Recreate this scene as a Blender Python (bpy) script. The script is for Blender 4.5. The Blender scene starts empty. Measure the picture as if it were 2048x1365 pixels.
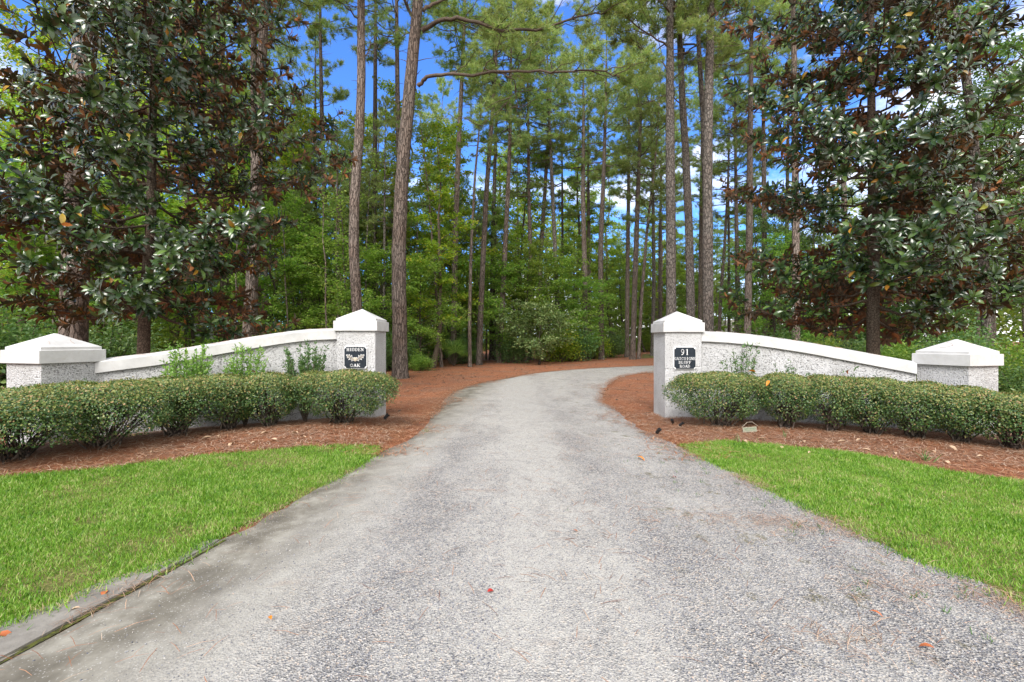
import bpy, math, random
import numpy as np
from mathutils import Vector
R_ = math.radians
rng = np.random.RandomState(7)
random.seed(7)
sc = bpy.context.scene
COL = sc.collection

# ------------------------------------------------------------------ camera, world, sun, exposure
FPX, CX, CY, EYE = 910.0, 1024.0, 682.0, 1.5          # focal length in photo pixels, eye height in metres
cam_d = bpy.data.cameras.new('camera'); cam = bpy.data.objects.new('camera', cam_d); COL.objects.link(cam)
cam.location = (0, 0, EYE); cam.rotation_euler = (R_(90), 0, 0)
cam_d.sensor_width = 36; cam_d.lens = 36 * FPX / 2048; cam_d.clip_end = 3000; cam_d.clip_start = 0.05
sc.camera = cam
SUN_EL, SUN_ROT = 43, 196
w = bpy.data.worlds.new('World'); sc.world = w; w.use_nodes = True
nt = w.node_tree; nt.nodes.clear()
def N(nt, t, **kw):
    n = nt.nodes.new(t)
    for k, v in kw.items():
        if k.startswith('i_'): n.inputs[k[2:].replace('_', ' ')].default_value = v
        else: setattr(n, k, v)
    return n
def ramp(nt, fac, stops, interp='LINEAR'):
    r = nt.nodes.new('ShaderNodeValToRGB'); cr = r.color_ramp; cr.interpolation = interp
    while len(cr.elements) < len(stops): cr.elements.new(0.5)
    for e, (p, c) in zip(cr.elements, stops):
        e.position = p; e.color = (c[0], c[1], c[2], 1) if hasattr(c, '__len__') else (c, c, c, 1)
    nt.links.new(fac, r.inputs[0]); return r.outputs[0]
def mixc(nt, f, a, b, mode='MIX'):
    m = nt.nodes.new('ShaderNodeMix'); m.data_type = 'RGBA'; m.blend_type = mode
    for s, v in ((m.inputs[0], f), (m.inputs[6], a), (m.inputs[7], b)):
        if hasattr(v, 'is_linked') or hasattr(v, 'links'): nt.links.new(v, s)
        elif hasattr(v, '__len__'): s.default_value = (v[0], v[1], v[2], 1)
        else: s.default_value = v
    return m.outputs[2]
sky = N(nt, 'ShaderNodeTexSky', sky_type='NISHITA'); sky.sun_disc = False
sky.sun_elevation = R_(SUN_EL); sky.sun_rotation = R_(SUN_ROT)
sky.air_density = 1.0; sky.dust_density = 0.6; sky.ozone_density = 3.0
bg = N(nt, 'ShaderNodeBackground'); bg.inputs[1].default_value = 0.13
out = N(nt, 'ShaderNodeOutputWorld')
tc = N(nt, 'ShaderNodeTexCoord')
mp = N(nt, 'ShaderNodeMapping'); mp.inputs['Scale'].default_value = (1.0, 1.0, 2.2); mp.inputs['Location'].default_value = (3.1, 0.4, 0.0)
nt.links.new(tc.outputs['Generated'], mp.inputs[0])
nz = N(nt, 'ShaderNodeTexNoise'); nz.inputs['Scale'].default_value = 2.6; nz.inputs['Detail'].default_value = 9; nz.inputs['Roughness'].default_value = 0.62
nt.links.new(mp.outputs[0], nz.inputs['Vector'])
sepw = N(nt, 'ShaderNodeSeparateXYZ'); nt.links.new(tc.outputs['Generated'], sepw.inputs[0])
# more cloud to the right, less up left; unseen cloud behind added to whiten ambient
ad = N(nt, 'ShaderNodeMath', operation='MULTIPLY_ADD'); nt.links.new(sepw.outputs[0], ad.inputs[0]); ad.inputs[1].default_value = 0.20
nt.links.new(nz.outputs[0], ad.inputs[2])
lx0 = N(nt, 'ShaderNodeMath', operation='MULTIPLY_ADD'); nt.links.new(sepw.outputs[0], lx0.inputs[0]); lx0.inputs[1].default_value = -1.0; lx0.inputs[2].default_value = -0.5
lx1 = N(nt, 'ShaderNodeMath', operation='MAXIMUM'); nt.links.new(lx0.outputs[0], lx1.inputs[0]); lx1.inputs[1].default_value = 0.0
ad1 = N(nt, 'ShaderNodeMath', operation='MULTIPLY_ADD'); nt.links.new(lx1.outputs[0], ad1.inputs[0]); ad1.inputs[1].default_value = 0.75; nt.links.new(ad.outputs[0], ad1.inputs[2]); ad = ad1  # unseen cloud at far left, put in to cut the blue ambient light
ab = N(nt, 'ShaderNodeMath', operation='MULTIPLY_ADD'); nt.links.new(sepw.outputs[1], ab.inputs[0]); ab.inputs[1].default_value = -0.20
nt.links.new(ad.outputs[0], ab.inputs[2])
zc_ = N(nt, 'ShaderNodeMath', operation='MINIMUM'); nt.links.new(sepw.outputs[2], zc_.inputs[0]); zc_.inputs[1].default_value = 0.38
az0 = N(nt, 'ShaderNodeMath', operation='MULTIPLY_ADD'); nt.links.new(zc_.outputs[0], az0.inputs[0]); az0.inputs[1].default_value = -0.42; az0.inputs[2].default_value = 0.11
az = N(nt, 'ShaderNodeMath', operation='MULTIPLY_ADD'); nt.links.new(az0.outputs[0], az.inputs[0]); az.inputs[1].default_value = 1.0; nt.links.new(ab.outputs[0], az.inputs[2])
cl = ramp(nt, az.outputs[0], [(0.39, 0.0), (0.54, 1.0)])
skyt = mixc(nt, 1.0, sky.outputs[0], (0.50, 0.84, 1.40), 'MULTIPLY')
skyc = mixc(nt, cl, skyt, (7.4, 7.3, 7.2))
nt.links.new(skyc, bg.inputs[0]); nt.links.new(bg.outputs[0], out.inputs[0])
sun_d = bpy.data.lights.new('sun', 'SUN'); sun_d.energy = 2.9; sun_d.angle = R_(30); sun_d.color = (1.0, 0.95, 0.88)
sun = bpy.data.objects.new('sun', sun_d); COL.objects.link(sun)
# nishita: rotation 0 = +Y, clockwise seen from above
sd = Vector((math.sin(R_(SUN_ROT)) * math.cos(R_(SUN_EL)), math.cos(R_(SUN_ROT)) * math.cos(R_(SUN_EL)), math.sin(R_(SUN_EL))))
sun.rotation_euler = (-sd).to_track_quat('-Z', 'Y').to_euler()
sc.view_settings.view_transform = 'Standard'; sc.view_settings.look = 'None'
sc.view_settings.exposure = 1.0; sc.view_settings.gamma = 1.0
sc.view_settings.use_curve_mapping = False
sc.cycles.max_bounces = 14; sc.cycles.diffuse_bounces = 8; sc.cycles.transmission_bounces = 12

# ------------------------------------------------------------------ helpers
def norm(a): return a / (np.linalg.norm(a, axis=-1, keepdims=True) + 1e-9)
class MB:
    """collects geometry, then links it as ONE mesh object"""
    def __init__(s): s.v = []; s.f = []; s.n = 0
    def add(s, v, f, m=0):
        v = np.asarray(v, float).reshape(-1, 3); f = np.asarray(f, int)
        if len(f) == 0: return
        s.v.append(v); s.f.append((f + s.n, m)); s.n += len(v)
    def scatter(s, tv, tf, C, U, V, W, S, m=0):
        """template verts (k,3) set at C with axes U,V,W and scale S"""
        C = np.asarray(C, float); n = len(C)
        if n == 0: return
        S = np.broadcast_to(np.asarray(S, float).reshape(-1, 1, 1), (n, 1, 1))
        P = C[:, None, :] + S * (tv[None, :, 0:1] * U[:, None, :] + tv[None, :, 1:2] * V[:, None, :] + tv[None, :, 2:3] * W[:, None, :])
        k = len(tv)
        for f in (tf if isinstance(tf, list) else [tf]):
            F = (f[None, :, :] + (np.arange(n) * k)[:, None, None]).reshape(-1, f.shape[1])
            s.f.append((F + s.n, m))
        s.v.append(P.reshape(-1, 3)); s.n += n * k
    def tube(s, pts, rad, n=8, m=0, wob=0.0, r=None, cap=True):
        pts = np.asarray(pts, float); rad = np.asarray(rad, float); L = len(pts)
        T = np.gradient(pts, axis=0); T = norm(T)
        ref = np.array([0, 0, 1.0]) if abs(T[0][2]) < 0.8 else np.array([1.0, 0, 0])
        A = norm(np.cross(T, ref)); B = np.cross(T, A)
        th = np.linspace(0, 2 * math.pi, n, endpoint=False)
        rr = rad[:, None] * np.ones((1, n))
        if wob and r is not None: rr = rr * (1 + wob * r.randn(L, n))
        P = pts[:, None, :] + rr[..., None] * (np.cos(th)[None, :, None] * A[:, None, :] + np.sin(th)[None, :, None] * B[:, None, :])
        i = np.arange(L - 1)[:, None] * n; j = np.arange(n)[None, :]; j2 = (j + 1) % n
        F = np.stack([i + j, i + j2, i + n + j2, i + n + j], -1).reshape(-1, 4)
        s.add(P.reshape(-1, 3), F, m)
        if cap: s.add(P[-1], np.arange(n)[None, :], m)
    def box(s, lo, hi, m=0, M=None):
        x0, y0, z0 = lo; x1, y1, z1 = hi
        v = np.array([(x0,y0,z0),(x1,y0,z0),(x1,y1,z0),(x0,y1,z0),(x0,y0,z1),(x1,y0,z1),(x1,y1,z1),(x0,y1,z1)], float)
        if M is not None: v = M(v)
        s.add(v, [(0,3,2,1),(4,5,6,7),(0,1,5,4),(1,2,6,5),(2,3,7,6),(3,0,4,7)], m)
    def build(s, name, mats, parent=None, smooth=False, link=True):
        me = bpy.data.meshes.new(name)
        V = np.concatenate(s.v); tot = []; idx = []; mi = []
        for f, m in s.f:
            tot.append(np.full(len(f), f.shape[1])); idx.append(f.reshape(-1)); mi.append(np.full(len(f), m))
        tot = np.concatenate(tot); idx = np.concatenate(idx); mi = np.concatenate(mi)
        me.vertices.add(len(V)); me.vertices.foreach_set('co', V.reshape(-1))
        me.loops.add(len(idx)); me.loops.foreach_set('vertex_index', idx)
        me.polygons.add(len(tot)); st = np.concatenate([[0], np.cumsum(tot)[:-1]])
        me.polygons.foreach_set('loop_start', st); me.polygons.foreach_set('loop_total', tot)
        me.polygons.foreach_set('material_index', mi)
        me.polygons.foreach_set('use_smooth', np.full(len(tot), smooth))
        for mt in (mats if isinstance(mats, (list, tuple)) else [mats]): me.materials.append(mt)
        me.update(calc_edges=True)
        o = bpy.data.objects.new(name, me)
        if link: COL.objects.link(o)
        if parent: o.parent = parent
        return o
def tag(o, label=None, cat=None, group=None, kind=None):
    if label: o['label'] = label
    if cat: o['category'] = cat
    if group: o['group'] = group
    if kind: o['kind'] = kind
    return o
def empty(name, loc=(0, 0, 0), label=None, cat=None, group=None, rz=0):
    o = bpy.data.objects.new(name, None); COL.objects.link(o); o.location = loc; o.rotation_euler = (0, 0, rz)
    o.empty_display_size = 0.2
    return tag(o, label, cat, group)
def copy_part(src, parent, loc=(0, 0, 0), rot=(0, 0, 0), scale=(1, 1, 1)):
    c = src.copy(); COL.objects.link(c); c.parent = parent
    c.location = loc; c.rotation_euler = rot; c.scale = scale
    return c
def at(x, y, d):
    """photo pixel at depth d -> world point"""
    return np.array([(x - CX) / FPX * d, d, EYE - (y - CY) / FPX * d])
HEDGE_L = [(-1.9, 7.7), (-3.2, 7.2), (-4.5, 6.5), (-5.6, 5.7), (-6.8, 4.8), (-9, 3.2)]
HEDGE_R = [(2.9, 8.0), (4.0, 7.6), (5.2, 7.1), (6.4, 6.5), (8.0, 5.6)]
def segdist(x, y, pl):
    x = np.asarray(x, float); y = np.asarray(y, float); best = np.full(np.broadcast(x, y).shape, 1e9)
    for (ax, ay), (bx, by) in zip(pl[:-1], pl[1:]):
        dx, dy = bx - ax, by - ay
        t = np.clip(((x - ax) * dx + (y - ay) * dy) / (dx * dx + dy * dy), 0, 1)
        best = np.minimum(best, np.hypot(x - ax - t * dx, y - ay - t * dy))
    return best
def hgt(x, y):
    return 0.16 * np.exp(-(segdist(x, y, HEDGE_L) / 1.25) ** 2) * np.clip((-np.asarray(x, float) - 1.4) / 1.2, 0, 1) \
         + 0.05 * np.exp(-(segdist(x, y, HEDGE_R) / 1.2) ** 2) * np.clip((np.asarray(x, float) - 2.2) / 1.0, 0, 1)
def gp(x, y):
    """photo pixel -> point on the ground"""
    z = 0.0
    for _ in range(6):
        d = FPX * (EYE - z) / (y - CY); X = (x - CX) / FPX * d; z = float(hgt(X, d))
    return (X, d)
def inpoly(x, y, poly):
    x = np.asarray(x); y = np.asarray(y); c = np.zeros(x.shape, bool); n = len(poly)
    for i in range(n):
        x1, y1 = poly[i]; x2, y2 = poly[(i + 1) % n]
        if y1 == y2: continue
        k = ((y1 > y) != (y2 > y)) & (x < (x2 - x1) * (y - y1) / (y2 - y1) + x1)
        c ^= k
    return c
def rand_basis(r, n, up=None, tilt=1.0):
    """random frames; W about the up direction"""
    W = norm(r.randn(n, 3) * tilt + (np.array([0, 0, 1.0]) if up is None else up))
    U = norm(np.cross(W, r.randn(n, 3))); V = np.cross(W, U)
    return U, V, W
def resample(pl, n):
    pl = np.asarray(pl, float); d = np.concatenate([[0], np.cumsum(np.linalg.norm(np.diff(pl, axis=0), axis=1))])
    t = np.linspace(0, d[-1], n)
    return np.stack([np.interp(t, d, pl[:, k]) for k in range(pl.shape[1])], -1)
def smooth_pl(pl, it=3):
    p = np.asarray(pl, float)
    for _ in range(it):
        q = [p[0]]
        for a, b in zip(p[:-1], p[1:]): q += [0.75 * a + 0.25 * b, 0.25 * a + 0.75 * b]
        q.append(p[-1]); p = np.array(q)
    return p

# ------------------------------------------------------------------ materials
def mat(name):
    m = bpy.data.materials.new(name); m.use_nodes = True; t = m.node_tree; t.nodes.clear()
    o = t.nodes.new('ShaderNodeOutputMaterial'); return m, t, o
def noise(t, vec, scale, detail=4, rough=0.55, dist=0):
    n = t.nodes.new('ShaderNodeTexNoise'); n.inputs['Scale'].default_value = scale; n.inputs['Detail'].default_value = detail
    n.inputs['Roughness'].default_value = rough; n.inputs['Distortion'].default_value = dist
    if vec is not None: t.links.new(vec, n.inputs['Vector'])
    return n.outputs[0]
def voro(t, vec, scale, feat='F1', outp=0, rnd=1.0):
    n = t.nodes.new('ShaderNodeTexVoronoi'); n.feature = feat; n.inputs['Scale'].default_value = scale; n.inputs['Randomness'].default_value = rnd
    if vec is not None: t.links.new(vec, n.inputs['Vector'])
    return n.outputs[outp]
def mapping(t, src, sc_=(1, 1, 1), rot=(0, 0, 0)):
    n = t.nodes.new('ShaderNodeMapping'); n.inputs['Scale'].default_value = sc_; n.inputs['Rotation'].default_value = rot
    t.links.new(src, n.inputs[0]); return n.outputs[0]
def bump(t, h, strength, dist=0.01, nrm=None):
    b = t.nodes.new('ShaderNodeBump'); b.inputs['Strength'].default_value = strength; b.inputs['Distance'].default_value = dist
    t.links.new(h, b.inputs['Height'])
    if nrm is not None: t.links.new(nrm, b.inputs['Normal'])
    return b.outputs[0]
def geopos(t): return t.nodes.new('ShaderNodeNewGeometry').outputs['Position']
def objco(t): return t.nodes.new('ShaderNodeTexCoord').outputs['Object']
def rnd_island(t): return t.nodes.new('ShaderNodeNewGeometry').outputs['Random Per Island']
def rnd_obj(t): return t.nodes.new('ShaderNodeObjectInfo').outputs['Random']
def math_(t, op, a, b=None, c=None):
    n = t.nodes.new('ShaderNodeMath'); n.operation = op
    for i, v in enumerate((a, b, c)):
        if v is None: continue
        if hasattr(v, 'links'): t.links.new(v, n.inputs[i])
        else: n.inputs[i].default_value = v
    return n.outputs[0]
def principled(t, o, col, rough=0.8, nrm=None, spec=0.3, metal=0.0):
    p = t.nodes.new('ShaderNodeBsdfPrincipled')
    if hasattr(col, 'links'): t.links.new(col, p.inputs['Base Color'])
    else: p.inputs['Base Color'].default_value = (*col, 1)
    if hasattr(rough, 'links'): t.links.new(rough, p.inputs['Roughness'])
    else: p.inputs['Roughness'].default_value = rough
    p.inputs['Specular IOR Level'].default_value = spec; p.inputs['Metallic'].default_value = metal
    if nrm is not None: t.links.new(nrm, p.inputs['Normal'])
    if o is not None: t.links.new(p.outputs[0], o.inputs[0])
    return p.outputs[0]
def leafmat(name, stops, trans=0.35, rough=0.5, spec=0.3, back=None, objvar=0.0, tcol=(1.15, 1.25, 0.7)):
    m, t, o = mat(name)
    c = ramp(t, rnd_island(t), stops)
    if objvar:
        hs = t.nodes.new('ShaderNodeHueSaturation'); t.links.new(c, hs.inputs['Color'])
        t.links.new(math_(t, 'MULTIPLY_ADD', rnd_obj(t), 0.05 * objvar, 0.5 - 0.028 * objvar), hs.inputs['Hue'])
        t.links.new(math_(t, 'MULTIPLY_ADD', rnd_obj(t), 0.5 * objvar, 1 - 0.25 * objvar), hs.inputs['Value']); c = hs.outputs[0]
    if back is not None:
        g = t.nodes.new('ShaderNodeNewGeometry')
        b = ramp(t, rnd_island(t), back)
        c2 = mixc(t, g.outputs['Backfacing'], c, b)
        rr = math_(t, 'MULTIPLY_ADD', g.outputs['Backfacing'], 0.75 - rough, rough)
        p = principled(t, None, c2, rr, None, spec)
    else:
        c2 = c; p = principled(t, None, c2, rough, None, spec)
    if trans:
        tr = t.nodes.new('ShaderNodeBsdfTranslucent'); t.links.new(mixc(t, 1.0, c, tcol, 'MULTIPLY'), tr.inputs[0])
        mx = t.nodes.new('ShaderNodeMixShader'); mx.inputs[0].default_value = trans
        t.links.new(p, mx.inputs[1]); t.links.new(tr.outputs[0], mx.inputs[2]); p = mx.outputs[0]
    t.links.new(p, o.inputs[0]); return m

def m_bark(name, c1, c2, c3, zs=0.15, scale=13, objvar=True, strength=0.9):
    m, t, o = mat(name)
    p = geopos(t); mp0 = mapping(t, p, (1, 1, zs))
    nd = t.nodes.new('ShaderNodeTexNoise'); nd.inputs['Scale'].default_value = 6; nd.inputs['Detail'].default_value = 3; t.links.new(p, nd.inputs['Vector'])
    vm = t.nodes.new('ShaderNodeVectorMath'); vm.operation = 'MULTIPLY_ADD'; t.links.new(nd.outputs['Color'], vm.inputs[0]); vm.inputs[1].default_value = (.10, .10, .10); t.links.new(mp0, vm.inputs[2]); mp_ = vm.outputs[0]
    v = voro(t, mp_, scale, 'DISTANCE_TO_EDGE'); n = noise(t, mp_, scale * 3.2, 6, 0.65, 0.6)
    n2 = noise(t, p, 0.9, 3)
    crack = ramp(t, v, [(0.0, 0.0), (0.16, 1.0)])
    h = math_(t, 'MULTIPLY_ADD', n, 0.7, crack)
    base = ramp(t, n, [(0.3, c1), (0.62, c2)])
    base = mixc(t, ramp(t, n2, [(0.42, 0.0), (0.68, 0.55)]), base, c3)
    base = mixc(t, ramp(t, v, [(0.0, 0.85), (0.16, 0.0)]), base, tuple(x * 0.32 for x in c1))
    if objvar:
        hs = t.nodes.new('ShaderNodeHueSaturation'); t.links.new(base, hs.inputs['Color'])
        t.links.new(math_(t, 'MULTIPLY_ADD', rnd_obj(t), 0.5, 0.78), hs.inputs['Value']); base = hs.outputs[0]
    principled(t, o, base, 0.9, bump(t, h, strength, 0.03), 0.15)
    return m
M = {}
M['pine_bark'] = m_bark('pine_bark', (0.095, 0.076, 0.065), (0.27, 0.225, 0.195), (0.17, 0.115, 0.088))
M['pine_bark_grey'] = m_bark('pine_bark_grey', (0.08, 0.072, 0.064), (0.22, 0.197, 0.175), (0.13, 0.10, 0.085), 0.4, 11)
M['magnolia_bark'] = m_bark('magnolia_bark', (0.075, 0.055, 0.042), (0.15, 0.115, 0.085), (0.11, 0.105, 0.08), 0.8, 22, False, 0.5)
M['twig'] = m_bark('twig', (0.10, 0.075, 0.06), (0.18, 0.14, 0.11), (0.13, 0.12, 0.09), 1.0, 30, True, 0.4)
M['dark_bark'] = m_bark('dark_bark', (0.06, 0.045, 0.04), (0.15, 0.12, 0.10), (0.10, 0.10, 0.07), 0.3, 14)
M['needle'] = leafmat('needle', [(0.0, (0.14, 0.22, 0.075)), (0.5, (0.27, 0.37, 0.13)), (0.85, (0.39, 0.48, 0.18)), (1.0, (0.48, 0.42, 0.18))], 0.5, 0.5, 0.25, objvar=0.6)
M['mag'] = leafmat('magnolia_leaf', [(0.0, (0.012, 0.027, 0.009)), (0.5, (0.024, 0.050, 0.015)), (0.90, (0.055, 0.10, 0.025)), (0.985, (0.10, 0.17, 0.035)), (0.994, (0.42, 0.26, 0.03)), (1.0, (0.40, 0.12, 0.03))], 0.05, 0.22, 0.55,
    back=[(0.0, (0.045, 0.042, 0.022)), (0.45, (0.10, 0.058, 0.028)), (0.78, (0.19, 0.08, 0.03)), (1.0, (0.34, 0.13, 0.04))])
M['gum'] = leafmat('gum_leaf', [(0.0, (0.15, 0.25, 0.035)), (0.5, (0.27, 0.39, 0.05)), (0.85, (0.44, 0.50, 0.07)), (1.0, (0.58, 0.44, 0.08))], 0.6, 0.5, 0.3, objvar=0.5)
M['green'] = leafmat('green_leaf', [(0.0, (0.12, 0.23, 0.045)), (0.55, (0.23, 0.36, 0.075)), (1.0, (0.38, 0.48, 0.11))], 0.55, 0.45, 0.35, objvar=0.8)
M['pale'] = leafmat('pale_leaf', [(0.0, (0.10, 0.18, 0.06)), (0.6, (0.19, 0.29, 0.10)), (1.0, (0.36, 0.44, 0.19))], 0.35, 0.5, 0.4, objvar=0.4)
M['dark_leaf'] = leafmat('dark_leaf', [(0.0, (0.06, 0.125, 0.045)), (0.6, (0.12, 0.22, 0.07)), (1.0, (0.20, 0.30, 0.09))], 0.4, 0.4, 0.4, objvar=0.5)
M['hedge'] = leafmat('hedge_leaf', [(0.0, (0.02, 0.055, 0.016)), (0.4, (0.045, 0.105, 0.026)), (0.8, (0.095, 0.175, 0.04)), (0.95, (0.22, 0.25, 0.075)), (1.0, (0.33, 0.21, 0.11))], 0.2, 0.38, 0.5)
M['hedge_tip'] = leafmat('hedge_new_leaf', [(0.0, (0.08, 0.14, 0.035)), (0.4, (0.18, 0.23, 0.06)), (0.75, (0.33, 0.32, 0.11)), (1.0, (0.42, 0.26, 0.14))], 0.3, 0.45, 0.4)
M['sprig'] = leafmat('sprig_leaf', [(0.0, (0.10, 0.22, 0.04)), (0.6, (0.20, 0.36, 0.07)), (1.0, (0.32, 0.46, 0.12))], 0.4, 0.45, 0.4)
M['sprig_dull'] = leafmat('sprig_leaf_dull', [(0.0, (0.05, 0.12, 0.035)), (0.6, (0.10, 0.19, 0.06)), (1.0, (0.17, 0.26, 0.09))], 0.3, 0.45, 0.4)
M['grass'] = leafmat('grass_blade', [(0.0, (0.045, 0.125, 0.012)), (0.35, (0.125, 0.285, 0.018)), (0.66, (0.24, 0.41, 0.045)), (0.84, (0.36, 0.43, 0.14)), (1.0, (0.48, 0.37, 0.22))], 0.35, 0.42, 0.4)
_t = M['grass'].node_tree; _n = noise(_t, geopos(_t), 2.6, 6, 0.72); _r = [q for q in _t.nodes if q.type == 'VALTORGB'][0]; _src = _r.inputs[0].links[0].from_socket
_t.links.new(math_(_t, 'ADD', math_(_t, 'MULTIPLY', _src, 0.85), math_(_t, 'MULTIPLY', math_(_t, 'SUBTRACT', _n, 0.45), 1.25)), _r.inputs[0])
M['straw'] = leafmat('pine_straw', [(0.0, (0.15, 0.055, 0.026)), (0.5, (0.32, 0.135, 0.065)), (0.85, (0.44, 0.23, 0.125)), (1.0, (0.54, 0.41, 0.30))], 0.0, 0.7, 0.2)
M['straw_grey'] = leafmat('pine_straw_weathered', [(0.0, (0.13, 0.07, 0.04)), (0.5, (0.33, 0.19, 0.12)), (1.0, (0.52, 0.40, 0.30))], 0.0, 0.7, 0.2)
M['dry_leaf'] = leafmat('dry_leaf', [(0.0, (0.42, 0.25, 0.13)), (0.5, (0.55, 0.38, 0.24)), (1.0, (0.62, 0.50, 0.38))], 0.1, 0.6, 0.3, back=[(0, (0.45, 0.30, 0.2)), (1, (0.40, 0.24, 0.14))])
M['orange_leaf'] = leafmat('orange_leaf', [(0.0, (0.62, 0.19, 0.02)), (1.0, (0.62, 0.19, 0.02))], 0.1, 0.5, 0.3)
M['rust_leaf'] = leafmat('rust_leaf', [(0.0, (0.42, 0.13, 0.05)), (1.0, (0.42, 0.13, 0.05))], 0.1, 0.5, 0.3)
M['red_leaf'] = leafmat('red_leaf', [(0.0, (0.36, 0.03, 0.02)), (1.0, (0.36, 0.03, 0.02))], 0.1, 0.4, 0.4)
M['pebble'] = leafmat('pebble', [(0.0, (0.07, 0.075, 0.095)), (0.35, (0.15, 0.155, 0.18)), (0.7, (0.28, 0.28, 0.29)), (0.93, (0.42, 0.40, 0.37)), (1.0, (0.45, 0.33, 0.26))], 0.0, 0.8, 0.3)

# ground: pine straw, darker leaf litter in the woods
m, t, o = mat('pine_straw_ground'); M['ground'] = m
p = geopos(t)
n1 = noise(t, mapping(t, p, (1, 0.25, 1), (0, 0, 0.6)), 60, 5, 0.7, 1.5); n2 = noise(t, mapping(t, p, (0.25, 1, 1), (0, 0, -0.5)), 60, 5, 0.7, 1.5)
nn = math_(t, 'MAXIMUM', n1, n2); big = noise(t, p, 0.7, 5, 0.6); mid = noise(t, p, 5.0, 4, 0.6)
c = ramp(t, nn, [(0.38, (0.085, 0.036, 0.021)), (0.52, (0.25, 0.105, 0.055)), (0.66, (0.37, 0.19, 0.11)), (0.8, (0.46, 0.31, 0.22))])
c = mixc(t, ramp(t, big, [(0.45, 0.0), (0.62, 0.7)]), c, ramp(t, nn, [(0.35, (0.06, 0.04, 0.032)), (0.6, (0.22, 0.14, 0.10)), (0.8, (0.34, 0.25, 0.19))]))
c = mixc(t, ramp(t, mid, [(0.62, 0.0), (0.75, 0.5)]), c, (0.10, 0.06, 0.045))
c = mixc(t, 1.0, c, (1.12, 1.0, 0.95), 'MULTIPLY')
principled(t, o, c, 0.9, bump(t, math_(t, 'MULTIPLY_ADD', mid, 1.2, nn), 1.0, 0.02), 0.15)

# gravel drive: fine grey stone over pale dust, smoother in the wheel tracks, smooth concrete at its left edge
m, t, o = mat('gravel'); M['gravel'] = m
p = geopos(t); sep = t.nodes.new('ShaderNodeSeparateXYZ'); t.links.new(p, sep.inputs[0])
v1 = t.nodes.new('ShaderNodeTexVoronoi'); v1.inputs['Scale'].default_value = 92; t.links.new(p, v1.inputs['Vector'])
v2 = t.nodes.new('ShaderNodeTexVoronoi'); v2.inputs['Scale'].default_value = 170; t.links.new(p, v2.inputs['Vector'])
sc1 = t.nodes.new('ShaderNodeSeparateColor'); t.links.new(v1.outputs['Color'], sc1.inputs[0])
sc2 = t.nodes.new('ShaderNodeSeparateColor'); t.links.new(v2.outputs['Color'], sc2.inputs[0])
st = [(0.0, (0.055, 0.058, 0.07)), (0.25, (0.145, 0.145, 0.152)), (0.58, (0.30, 0.29, 0.275)), (0.82, (0.43, 0.415, 0.385)), (0.95, (0.46, 0.36, 0.27)), (1.0, (0.58, 0.56, 0.53))]
stones = mixc(t, 0.3, ramp(t, sc1.outputs[0], st), ramp(t, sc2.outputs[1], st))
dustc = ramp(t, noise(t, p, 120, 4, 0.7), [(0.3, (0.27, 0.26, 0.232)), (0.5, (0.395, 0.38, 0.342)), (0.7, (0.50, 0.485, 0.445))])
speck = ramp(t, sc2.outputs[0], [(0.13, 0.85), (0.16, 0.0)])
dustc = mixc(t, speck, dustc, (0.13, 0.13, 0.15))
patch = noise(t, mapping(t, p, (1.0, 0.6, 1)), 1.9, 8, 0.74, 0.3)
xw = math_(t, 'ADD', sep.outputs[0], math_(t, 'MULTIPLY', math_(t, 'SUBTRACT', noise(t, p, 0.8, 3), 0.5), 0.9))
band = ramp(t, math_(t, 'MULTIPLY_ADD', xw, 1 / 6.0, 0.5), [(0.06, 0.55), (0.26, 1.0), (0.365, 0.05), (0.44, 0.55), (0.51, 1.0), (0.58, 0.75), (0.66, 0.10), (0.76, 0.42), (0.86, 0.1)])
d1 = math_(t, 'ADD', patch, math_(t, 'MULTIPLY', math_(t, 'SUBTRACT', band, 0.36), 0.28))
far = ramp(t, math_(t, 'DIVIDE', sep.outputs[1], 40.0), [(0.12, 0.0), (0.35, 0.12)])
d1 = math_(t, 'ADD', d1, far)
dm = math_(t, 'MULTIPLY', ramp(t, d1, [(0.36, 0.05), (0.66, 0.85)]), ramp(t, noise(t, p, 9, 5, 0.7), [(0.3, 0.5), (0.62, 1.0)]))
c = mixc(t, dm, stones, dustc)
# concrete at the left edge
ce = math_(t, 'ADD', math_(t, 'ADD', sep.outputs[0], math_(t, 'MULTIPLY', patch, 0.9)), math_(t, 'MULTIPLY', sep.outputs[1], -0.07))
cm = ramp(t, math_(t, 'MULTIPLY_ADD', ce, 1 / 4.0, 0.75), [(0.34, 1.0), (0.56, 0.0)])
conc = ramp(t, noise(t, p, 3.0, 6, 0.65), [(0.3, (0.085, 0.076, 0.06)), (0.5, (0.15, 0.137, 0.11)), (0.72, (0.30, 0.285, 0.24))])
conc = mixc(t, ramp(t, math_(t, 'MULTIPLY_ADD', ce, 1 / 4.0, 0.75), [(0.32, 0.0), (0.50, 0.6)]), conc, (0.30, 0.288, 0.25))
conc = mixc(t, ramp(t, sc2.outputs[1], [(0.95, 0.0), (0.97, 0.6)]), conc, (0.38, 0.37, 0.34))
c = mixc(t, cm, c, conc)
rb = ramp(t, noise(t, mapping(t, p, (0.6, 1.6, 1)), 2.2, 5, 0.7), [(0.60, 0.0), (0.72, 0.45)])
c = mixc(t, rb, c, (0.25, 0.19, 0.15))
mo = math_(t, 'MULTIPLY', ramp(t, noise(t, p, 3.7, 6, 0.75), [(0.57, 0.0), (0.66, 0.8)]), ramp(t, math_(t, 'MULTIPLY_ADD', sep.outputs[0], 0.25, 0.0), [(0.22, 0.0), (0.36, 1.0)]))
c = mixc(t, mo, c, (0.13, 0.115, 0.06))
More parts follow.
